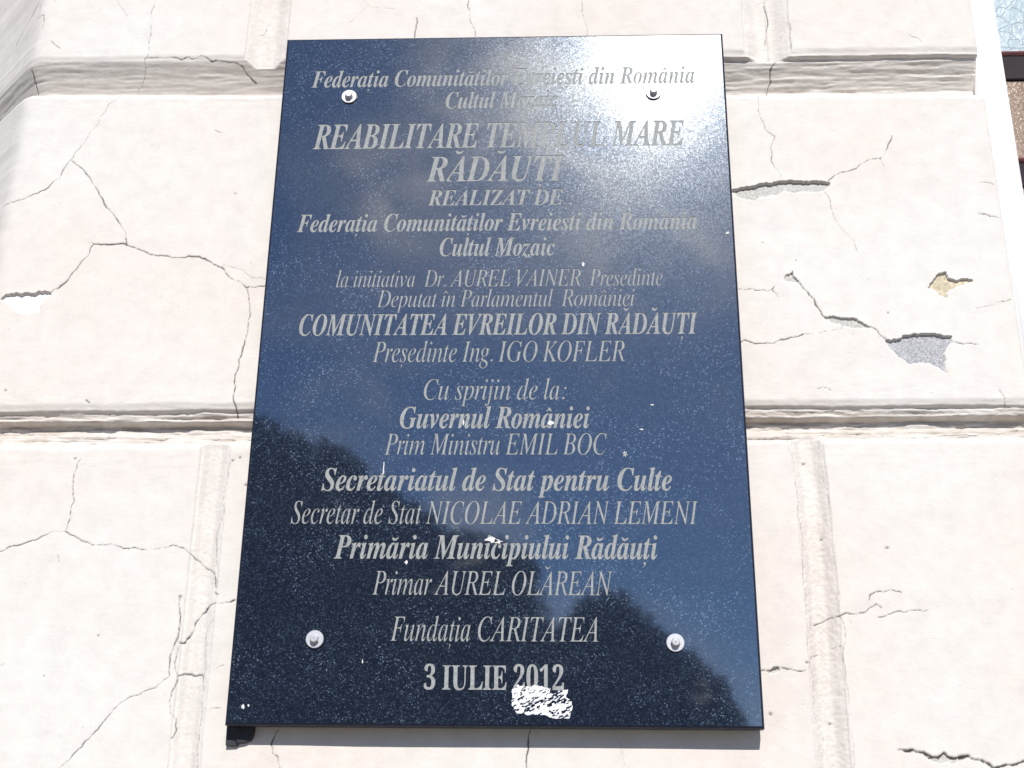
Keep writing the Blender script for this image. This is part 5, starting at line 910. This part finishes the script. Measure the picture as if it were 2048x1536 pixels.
 'UE': '442|14,0 0,17 21,1 16,4 11,8 8,11 4,16 1,21 0,291 -1,25 -5,19 -7,12 -11,8 -15,4 -20,2 0,16 383,0 0,-135 -16,0 -8,37 -14,29 -21,20 -28,14 -36,8 -44,2 -13,0 -11,-1 -8,-1 -6,-2 -5,-4 -3,-5 -2,-7 -1,-10 0,-12 0,-142 10,0 28,2 22,8 16,13 13,19 9,25 7,32 16,0 0,-227 -17,0 -3,25 -4,21 -7,17 -9,14 -10,11 -13,7 -16,5 -18,3 -22,1 -2,0 0,-155 1,-14 3,-11 5,-7 9,-4 12,-3 17,0 31,1 28,3 24,7 22,9 19,12 17,15 15,19 13,22 12,27 19,0 -28,-143',
 'UI': '261|13,0 0,17 21,4 16,5 11,6 8,10 5,14 1,19 0,312 -1,18 -4,14 -7,8 -11,6 -16,4 -23,2 0,16 231,0 0,-16 -21,-2 -16,-4 -11,-6 -8,-8 -4,-14 -1,-18 0,-310 0,-13 2,-11 2,-9 5,-7 6,-6 8,-5 10,-3 14,-3 16,-3 0,-17',
 'UL': '427|15,0 0,17 21,3 16,4 10,8 7,11 4,16 2,22 0,298 -2,20 -4,15 -7,11 -11,7 -15,4 -20,3 0,16 234,0 0,-16 -17,-1 -14,-2 -11,-2 -9,-4 -6,-6 -5,-8 -3,-9 -2,-13 -1,-15 0,-296 0,-15 1,-12 2,-9 3,-7 5,-5 7,-4 8,-2 12,-1 14,0 30,1 27,4 24,7 20,9 19,14 16,17 14,20 13,25 12,29 18,0 -25,-154',
 'UU': '492|248,-13 -35,2 -31,5 -27,8 -22,12 -19,15 -15,18 -11,22 -8,25 -5,29 -2,32 0,224 -1,19 -4,15 -7,11 -11,7 -15,5 -20,3 0,16 225,0 0,-16 -15,-2 -12,-2 -11,-3 -7,-4 -6,-6 -4,-7 -2,-9 -2,-12 0,-15 0,-239 2,-36 8,-30 12,-23 18,-16 24,-10 30,-3 42,6 33,16 23,27 15,39 4,49 0,219 -1,20 -4,15 -8,10 -11,8 -17,5 -23,3 0,16 146,0 0,-16 -18,-4 -14,-6 -9,-8 -6,-10 -3,-15 -2,-18 0,-197 -1,-39 -5,-34 -9,-30 -12,-25 -15,-21 -19,-16 -23,-13 -26,-9 -30,-5',
}

W2, H2, YF, YB = 0.30, 0.92213199 / 2, -0.028, -0.010
plaque = empty('memorial_plaque', (0, YF, ZC - H2))
tag(plaque, 'polished dark blue granite memorial plaque with grey engraved lettering, bolted to the cream wall', 'plaque')


def arc(cx, cy, r0x, r0y, r1x, r1y, a0, a1, n=9, dy=0.0):
    """Crescent between two arcs."""
    o = [(cx + r0x * math.cos(math.radians(a0 + (a1 - a0) * i / n)), cy + r0y * math.sin(math.radians(a0 + (a1 - a0) * i / n))) for i in range(n + 1)]
    q = [(cx + r1x * math.cos(math.radians(a1 + (a0 - a1) * i / n)), cy + dy + r1y * math.sin(math.radians(a1 + (a0 - a1) * i / n))) for i in range(n + 1)]
    return o + q


def decode(key):
    parts = GLYPHS[key].split('|')
    cs = []
    for p in parts[1:]:
        x = y = 0
        c = []
        for t in p.split(' '):
            a, b = t.split(',')
            x += int(a)
            y += int(b)
            c.append((x, y))
        cs.append(c)
    return int(parts[0]), cs


def swell(c, d):
    """Offset a closed outline sideways by d (counter-clockwise outlines grow)."""
    n = len(c)
    out = []
    for i in range(n):
        (xa, ya), (xb, yb), (xc, yc) = c[i - 1], c[i], c[(i + 1) % n]
        ux, uy, vx, vy = xb - xa, yb - ya, xc - xb, yc - yb
        lu, lv = math.hypot(ux, uy) or 1, math.hypot(vx, vy) or 1
        nx, ny = uy / lu + vy / lv, -ux / lu - vx / lv
        k = max(nx * nx + ny * ny, 0.9)
        out.append((xb + 2 * d * nx / k, yb + 2 * d * ny / k))
    return out


def area(c):
    return 0.5 * sum(c[i - 1][0] * c[i][1] - c[i][0] * c[i - 1][1] for i in range(len(c)))


COMP = {'ă': ('a', 'breve'), 'â': ('a', 'circ'), 'ț': ('t', 'comma'), 'ș': ('s', 'comma'), 'Ă': ('A', 'breve'), 'Ț': ('T', 'comma'), 'î': ('i', 'circ')}


def ellipse(cx, cy, rx, ry, n=14):
    return [(cx + rx * math.cos(2 * math.pi * i / n), cy + ry * math.sin(2 * math.pi * i / n)) for i in range(n)]


def layout(st, text):
    pen, out = 0, []
    bold = st in 'BU'
    sh = 0.0 if st == 'U' else 0.27
    for ch in text:
        if ch == ' ':
            pen += 165
            continue
        if ch in '.:':
            r = 40 if bold else 32
            for cy in ([30] if ch == '.' else [30, 255]):
                out.append([(x + sh * y, y) for x, y in ellipse(pen + 62, cy, r, r)])
            pen += 150
            continue
        base, mark = COMP.get(ch, (ch, None))
        adv, cs = decode(st + base)
        if mark == 'circ' and base == 'i':     # the dot gives way to the circumflex
            cs = [c for c in cs if min(y for x, y in c) < 200]
        big = max(cs, key=lambda c: abs(area(c)))
        fat = (3.5 if bold else 0.0) * (1 if area(big) > 0 else -1)
        for c in cs:
            out.append([(x + pen, y) for x, y in swell(c, fat)])
        xsg = [x for c in cs for x, y in c]
        top = max(y for c in cs for x, y in c)
        t = 26 if bold else 17
        if mark:
            mid = (min(xsg) + max(xsg)) / 2
            if base == 'A':
                mid = min(xsg) + 0.62 * (max(xsg) - min(xsg)) - sh * top
            elif base == 'T':
                mid = mid - sh * 200
            else:
                mid = mid - sh * top * 0.5
            if mark == 'breve':
                y0 = top + 108
                m_ = arc(0, y0, 88, 78, 88 - t * 1.1, 78 - t * 1.7, 188, 352, 9, t * 0.3)
            elif mark == 'circ':
                y0 = top + 38
                m_ = [(-84, y0), (-8, y0 + 92), (16, y0 + 92), (86, y0), (86 - 2.0 * t, y0), (4, y0 + 92 - 2.1 * t), (-84 + 2.0 * t, y0)]
            else:
                b = t * 1.25
                m_ = [(-b, -66), (-b * 0.4, -52), (b * 0.7, -56), (b * 1.05, -88), (b * 0.5, -130), (-b * 0.9, -168), (-b * 1.1, -158), (-b * 0.1, -122), (b * 0.1, -98), (-b * 0.6, -94)]
            out.append([(pen + mid + x + sh * y, y) for x, y in m_])
        pen += adv
    return out


LINES = [  # text, style, ink left px, ink right px, baseline y at left, baseline y at right, capital height px
    ("Federația Comunităților Evreiești din România", 'B', 622, 1390, 177, 163.5, 30),
    ("Cultul Mozaic", 'B', 891, 1116, 217, 213.5, 30),
    ("REABILITARE TEMPLUL MARE", 'B', 625, 1370, 299, 289.5, 45),
    ("RĂDĂUȚI", 'B', 852, 1129, 363, 360, 45.5),
    ("REALIZAT DE :", 'B', 855, 1148, 411, 408, 28),
    ("Federația Comunităților Evreiești din România", 'B', 593, 1395, 465, 456.5, 32),
    ("Cultul Mozaic", 'B', 879, 1110, 512, 510, 33),
    ("la inițiativa  Dr. AUREL VAINER  Președinte", 'I', 672, 1326, 576, 568.5, 30),
    ("Deputat în Parlamentul  României", 'I', 753, 1270, 616, 609.5, 30.5),
    ("COMUNITATEA EVREILOR DIN RĂDĂUȚI", 'B', 597, 1397, 671.5, 666, 38.5),
    ("Președinte Ing. IGO KOFLER", 'I', 744, 1250, 725, 721, 36.5),
    ("Cu sprijin de la:", 'I', 847, 1133, 799.5, 798, 36.5),
    ("Guvernul României", 'B', 799, 1180, 856.5, 855, 39),
    ("Prim Ministru EMIL BOC", 'I', 768, 1214, 909.5, 908, 37.5),
    ("Secretariatul de Stat pentru Culte", 'B', 642, 1345, 981.5, 980, 41),
    ("Secretar de Stat NICOLAE ADRIAN LEMENI", 'I', 581, 1398, 1048, 1047, 40.5),
    ("Primăria Municipiului Rădăuți", 'B', 667, 1316, 1117.5, 1117, 43),
    ("Primar AUREL OLĂREAN", 'I', 744, 1226, 1189, 1190.5, 42.5),
    ("Fundația CARITATEA", 'I', 780, 1197, 1281.5, 1283, 43.5),
    ("3 IULIE 2012", 'U', 847, 1128, 1378.5, 1380, 44),
]
CAPH = {'B': 413.0, 'I': 413.0, 'U': 413.0}
LABELS = {2: 'largest bold engraved line', 3: 'large bold engraved town name', 9: 'bold engraved line of capitals', 19: 'upright engraved date'}
holes, line_polys = [], []
for text, st, xl, xr, yl, yr, cap in LINES:
    polys = layout(st, text)
    xs_ = [x for c in polys for x, y in c]
    x0, x1 = min(xs_), max(xs_)
    a, b = at(xl, yl, YF), at(xr, yr, YF)
    base_z = (a[2] + b[2]) / 2
    mid = ((xl + xr) / 2, (yl + yr) / 2)
    capz = at(mid[0], mid[1] - cap, YF)[2] - at(mid[0], mid[1], YF)[2]
    kx = (b[0] - a[0]) / (x1 - x0)
    kz = capz / CAPH[st]
    pp = [[(a[0] + (x - x0) * kx, base_z + y * kz) for x, y in c] for c in polys]
    line_polys.append(pp)
    holes += pp


CH = 0.0028                                   # arris bevel of the slab
ENG = 0.0008                                  # depth of the engraving


def tri_fill(loops):
    """Triangulate the area of many loops at once; returns points, triangles and how many loops hold each triangle."""
    pts, edges = [], []
    for c in loops:
        k = len(pts)
        pts += [Vector((x * 1000, z * 1000)) for x, z in c]
        edges += [(k + i, k + (i + 1) % len(c)) for i in range(len(c))]
    vo, eo, fo = delaunay_2d_cdt(pts, edges, [], 0, 1e-4)[:3]
    P = np.array([(v.x / 1000, v.y / 1000) for v in vo])
    T = np.array([f for f in fo if len(f) == 3])
    cen = P[T].mean(1)
    cnt = np.zeros(len(T), int)
    for c in loops:
        c = np.array(c)
        lo, hi = c.min(0), c.max(0)
        m = np.where(((cen >= lo) & (cen <= hi)).all(1))[0]
        if len(m):
            cnt[m] += inside_poly(cen[m, 0], cen[m, 1], [tuple(v) for v in c])
    return P, T, cnt


rim = [(-W2 + CH, ZC - H2 + CH), (W2 - CH, ZC - H2 + CH), (W2 - CH, ZC + H2 - CH), (-W2 + CH, ZC + H2 - CH)]
P, T, cnt = tri_fill([rim] + holes)
bm = bmesh.new()
fv = [bm.verts.new((x, YF, z)) for x, z in P]
for t, c in zip(T, cnt):
    if c % 2 == 1:
        a, b, c_ = (fv[i] for i in t)
        cr2 = (b.co - a.co).cross(c_.co - a.co)
        bm.faces.new((a, b, c_) if cr2.y < 0 else (a, c_, b))
for c in holes:                               # walls of the engraving
    for i in range(len(c)):
        (xa, za), (xb, zb_) = c[i], c[(i + 1) % len(c)]
        bm.faces.new([bm.verts.new(v) for v in ((xa, YF, za), (xb, YF, zb_), (xb, YF + ENG, zb_), (xa, YF + ENG, za))])


def ring(hx, hz, y):
    return [bm.verts.new((sx * hx, y, ZC + sz * hz)) for sx, sz in ((-1, -1), (1, -1), (1, 1), (-1, 1))]


R = [ring(W2 - CH, H2 - CH, YF), ring(W2 - 0.0009, H2 - 0.0009, YF + 0.0009), ring(W2, H2, YF + CH), ring(W2, H2, YB)]
for a, b in zip(R, R[1:]):
    for i in range(4):
        bm.faces.new((a[i], b[i], b[(i + 1) % 4], a[(i + 1) % 4])).material_index = 1
bm.faces.new(R[-1]).material_index = 1
me = bpy.data.meshes.new('slab')
bm.to_mesh(me)
bm.free()
slab = link('slab', me, None, plaque)
me.materials.append(MAT_GRANITE)
me.materials.append(MAT_HONED)
for k, pp in enumerate(line_polys):
    P, T, cnt = tri_fill(pp)
    tr = []
    for t, c in zip(T, cnt):
        if c % 2 == 1:
            (ax, az), (bx, bz), (cx, cz) = P[t]
            tr.append(tuple(int(v) for v in (t if (bx - ax) * (cz - az) - (bz - az) * (cx - ax) > 0 else t[::-1])))
    lm = bpy.data.meshes.new('inscription_line')
    lm.from_pydata([(x, YF + ENG * 0.6, z) for x, z in P], [], tr)
    o = link('inscription_line', lm, MAT_LETTER, plaque)
    if k in LABELS:
        o['label'] = LABELS[k]


# -- fixing bolts: rubber gasket and washer under a hexagon head
def disc(bm, cx, cz, y0, y1, r, n=40, bev=0.0):
    prof = [(r, y1), (r, y0 + bev), (r - bev, y0)] if bev else [(r, y1), (r, y0)]
    rings = [[bm.verts.new((cx + rr * math.cos(2 * math.pi * i / n), yy, cz + rr * math.sin(2 * math.pi * i / n))) for i in range(n)] for rr, yy in prof]
    for a, b in zip(rings, rings[1:]):
        for i in range(n):
            bm.faces.new((a[i], a[(i + 1) % n], b[(i + 1) % n], b[i]))
    bm.faces.new(rings[0])
    bm.faces.new(rings[-1])


def make_bolt(px, py, rot):
    p = at(px, py, YF - 0.003)
    cx, cz = p[0], p[2]
    bm = bmesh.new()
    # hexagon foot, round boss and a drilled dimple
    rings = []
    n = 36
    for r, y, hexa in ((0.0052, -0.0026, 1), (0.0052, -0.0062, 1), (0.0048, -0.0067, 0.5), (0.0044, -0.0069, 0), (0.0043, -0.0086, 0), (0.0037, -0.0091, 0), (0.0009, -0.0092, 0), (0.0006, -0.0080, 0)):
        rg = []
        for i in range(n):
            a = 2 * math.pi * i / n
            hx = math.cos(math.pi / 6) / math.cos((a + rot) % (math.pi / 3) - math.pi / 6)
            rr = r * (hexa * hx * 1.06 + (1 - hexa))
            rg.append(bm.verts.new((cx + rr * math.cos(a), YF + y, cz + rr * math.sin(a))))
        rings.append(rg)
    for a, b in zip(rings, rings[1:]):
        for i in range(n):
            bm.faces.new((a[i], a[(i + 1) % n], b[(i + 1) % n], b[i]))
    bm.faces.new(rings[0])
    bm.faces.new(rings[-1])
    head = from_bm('fixing_bolt', bm, MAT_BOLT, plaque)
    bm = bmesh.new()
    disc(bm, cx, cz, YF - 0.0027, YF - 0.0012, 0.0102, 48, 0.0005)
    w = from_bm('washer', bm, MAT_ZINC, head)
    bm = bmesh.new()
    disc(bm, cx, cz, YF - 0.0012, YF + 0.0003, 0.0098, 48)
    g = from_bm('gasket', bm, MAT_RUBBER, head)
    for o in (w, g):
        o.matrix_parent_inverse = Matrix.Identity(4)


for px, py, r in ((698, 192, 0.2), (1307, 184, 0.5), (629, 1278, 0.52), (1351, 1285, 0.1)):
    make_bolt(px, py, r)

# -- the lump of old adhesive that shows under the lower left corner
rnd = random.Random(9)
bm = bmesh.new()
lump = [(449, 1462), (449, 1478), (447, 1493), (468, 1494), (473, 1488), (487, 1487), (497, 1483), (502, 1474), (504, 1462)]
lp = [at(x + 3, y - 3 if y > 1466 else y, -0.007) for x, y in lump]
fr = [bm.verts.new((p[0] + 0.0006, -0.0065 + rnd.uniform(-0.0012, 0.0012), p[2])) for p in lp]
ft = [bm.verts.new((lp[i][0] + 0.0006, -0.0085, ZC - H2 + 0.01)) for i in (0, -1)]
loop_f = [ft[0]] + fr + [ft[1]]
loop_b = [bm.verts.new((v.co.x, 0.003, v.co.z - 0.0015 * (i not in (0, len(loop_f) - 1)))) for i, v in enumerate(loop_f)]
bm.faces.new(loop_f)
bm.faces.new(loop_b)
for i in range(len(loop_f)):
    j = (i + 1) % len(loop_f)
    bm.faces.new((loop_f[i], loop_f[j], loop_b[j], loop_b[i]))
bmesh.ops.triangulate(bm, faces=[f for f in bm.faces if len(f.verts) > 4])
from_bm('adhesive_lump', bm, MAT_GLUE, plaque)

# -- patch of white paint brushed on below the date: overlapping slanting strokes
bm = bmesh.new()
outline = [(1023, 1373), (1045, 1366), (1050, 1372), (1085, 1371), (1098, 1375), (1105, 1388), (1112, 1382), (1136, 1377), (1133, 1394), (1144, 1402), (1143, 1422), (1140, 1438), (1110, 1438), (1090, 1432), (1062, 1430), (1034, 1428), (1024, 1412)]
op = [(at(x, y, YF)[0], at(x, y, YF)[2]) for x, y in outline]
xm0, xm1, zm0, zm1 = min(p[0] for p in op), max(p[0] for p in op), min(p[1] for p in op), max(p[1] for p in op)
GN = 0.00045
gx, gz = np.meshgrid(np.arange(xm0 - 0.002, xm1 + 0.002, GN), np.arange(zm0 - 0.002, zm1 + 0.002, GN))
ca, sa = math.cos(math.radians(27)), math.sin(math.radians(27))
u, v = gx * ca + gz * sa, -gx * sa + gz * ca
jj = 0.0009 * fbm(gx, gz, 0.006, 0.006, 601, 3)
ins = inside_poly(gx + jj, gz + 0.0009 * fbm(gx, gz, 0.006, 0.004, 611, 3), op)
strokes = 0.7 * noise2(u, v, 0.0058, 0.0016, 621) + 0.7 * noise2(u, v, 0.0024, 0.0009, 631) + 0.22 * noise2(gx, gz, 0.0016, 0.0014, 651)
cov = noise2(gx, gz, 0.017, 0.013, 641)
cxm, czm = (xm0 + xm1) / 2 - 0.006, (zm0 + zm1) / 2
worn = np.exp(-(((gx - cxm) / 0.020) ** 2 + ((gz - czm) / 0.011) ** 2))
ins &= strokes + 0.40 * cov - 0.32 * worn > -0.60
hgt = 0.00025 + 0.00030 * np.clip(strokes, -0.5, 1)
vid = {}
nz_, nx_ = gx.shape


def sv(i, j):
    if (i, j) not in vid:
        vid[(i, j)] = bm.verts.new((gx[i, j], YF - float(hgt[i, j]), gz[i, j]))
    return vid[(i, j)]


for i in range(nz_ - 1):
    for j in range(nx_ - 1):
        if ins[i, j] and ins[i + 1, j] and ins[i, j + 1] and ins[i + 1, j + 1]:
            bm.faces.new((sv(i, j), sv(i, j + 1), sv(i + 1, j + 1), sv(i + 1, j)))
ext = bmesh.ops.extrude_face_region(bm, geom=list(bm.faces), use_keep_orig=True)
for e_ in ext['geom']:
    if isinstance(e_, bmesh.types.BMVert):
        e_.co.y = YF + 0.00005
from_bm('paint_smear', bm, MAT_SMEAR, plaque)


# -- spatter on the stone
def spot(pts, h=0.0005):
    bm = bmesh.new()
    q = [at(x, y, YF) for x, y in pts]
    a = [bm.verts.new((p[0], YF - h, p[2])) for p in q]
    b = [bm.verts.new((p[0], YF + 0.0003, p[2])) for p in q]
    bm.faces.new(a)
    for i in range(len(a)):
        j = (i + 1) % len(a)
        bm.faces.new((a[i], a[j], b[j], b[i]))
    from_bm('pale_spatter', bm, MAT_SPOT, plaque)


def blob(cx, cy, rx, ry, seed, n=11):
    r = random.Random(seed)
    spot([(cx + rx * r.uniform(0.45, 1.25) * math.cos(2 * math.pi * i / n), cy + ry * r.uniform(0.45, 1.25) * math.sin(2 * math.pi * i / n)) for i in range(n)])


blob(985, 1080, 15, 6, 1)
blob(996, 1083, 9, 5, 2)
blob(813, 1125, 3.5, 4, 3)
blob(1102, 846, 9, 4.5, 4)
blob(486, 1413, 3, 5, 5)
blob(497, 1411, 1.8, 3, 6)
blob(1166, 529, 3.5, 5, 7)
blob(1455, 466, 5, 3, 8)
blob(1304, 810, 4.5, 1.6, 9)
blob(1283, 859, 4, 1.6, 10)
blob(725, 1323, 1.6, 4, 11)
blob(927, 845, 2.2, 6, 12)
spot([(767.5, 924), (769, 924), (767.6, 948), (765, 949)])
for ang in (20, 75, 130, 200, 250, 310):
    c, s = math.cos(math.radians(ang)), math.sin(math.radians(ang))
    spot([(1250 + 1.2 * s, 908 - 1.2 * c), (1250 + 6.5 * c, 908 + 7.5 * s), (1250 - 1.2 * s, 908 + 1.2 * c)])

# ------------------------------------------------------------------ trees across the street, seen mirrored in the stone
def mirror_dir(px, py):
    P = at(px, py, YF)
    d = P - CAM
    d = d / np.linalg.norm(d)
    return P, np.array([d[0], -d[1], d[2]])


def tree(outline, trunk_px, dist, label, seed, nleaf=5200):
    r = np.random.RandomState(seed)
    P, d = mirror_dir(*trunk_px)
    base = P + d * (dist / -d[1])
    base[2] = 0.0
    t = empty('tree', base)
    tag(t, label, 'tree', 'trees across the street')
    xs0, xs1 = min(p[0] for p in outline), max(p[0] for p in outline)
    ys0, ys1 = min(p[1] for p in outline), max(p[1] for p in outline)
    V, F = [], []

    def leaf(c, size):
        n = r.normal(size=3)
        n /= np.linalg.norm(n)
        a = np.cross(n, r.normal(size=3))
        a /= np.linalg.norm(a)
        b = np.cross(n, a)
        k = len(V)
        for sx, sy in ((-1, 0), (0, -0.55), (1, 0), (0, 0.55)):
            V.append(c + size * (sx * a + sy * b))
        F.append((k, k + 1, k + 2, k + 3))

    got = 0
    while got < nleaf:
        x, y = r.uniform(xs0, xs1), r.uniform(ys0, ys1)
        if not inside_poly(np.array([x]), np.array([y]), outline)[0]:
            continue
        P, d = mirror_dir(x, y)
        core = all(inside_poly(np.array([x + ox]), np.array([y + oy]), outline)[0] for ox, oy in ((-50, 0), (50, 0), (0, -50), (0, 45)))
        s = dist + r.normal() * 1.3
        leaf(P + d * (s / -d[1]), r.uniform(0.25, 0.50) if core else r.uniform(0.08, 0.17))
        got += 1
    me = bpy.data.meshes.new('crown')
    me.from_pydata(V, [], F)
    link('crown', me, MAT_LEAF, t)
    bm = bmesh.new()
    zt = 3.2
    prev = None
    for k, (z, rr) in enumerate(((0, 0.30), (0.3, 0.22), (1.6, 0.19), (zt, 0.15), (zt + 2, 0.06))):
        rg = [bm.verts.new((base[0] + rr * math.cos(a) + 0.05 * math.sin(z), base[1] + rr * math.sin(a), z)) for a in np.linspace(0, 2 * math.pi, 12, endpoint=False)]
        if prev:
            for i in range(12):
                bm.faces.new((prev[i], prev[(i + 1) % 12], rg[(i + 1) % 12], rg[i]))
        prev = rg
    from_bm('trunk', bm, MAT_BARK, t, True)


tree([(330, 900), (400, 845), (470, 830), (540, 850), (600, 872), (655, 885), (690, 900), (715, 925), (745, 945), (790, 985), (830, 1005), (870, 1030), (930, 1062), (985, 1075), (1040, 1098), (1075, 1130), (1086, 1190), (1100, 1250), (1130, 1330), (1150, 1480), (1100, 1720), (700, 1760), (380, 1720), (280, 1300)],
     (640, 1500), 17.0, 'broad dark green tree mirrored in the left half of the plaque', 21, 8200)
tree([(1090, 1290), (1130, 1240), (1165, 1200), (1205, 1180), (1250, 1188), (1285, 1215), (1320, 1255), (1345, 1290), (1400, 1325), (1450, 1365), (1480, 1420), (1500, 1520), (1490, 1720), (1300, 1760), (1120, 1720), (1080, 1500)],
     (1270, 1500), 19.0, 'smaller round tree mirrored at the lower right of the plaque', 22, 4200)
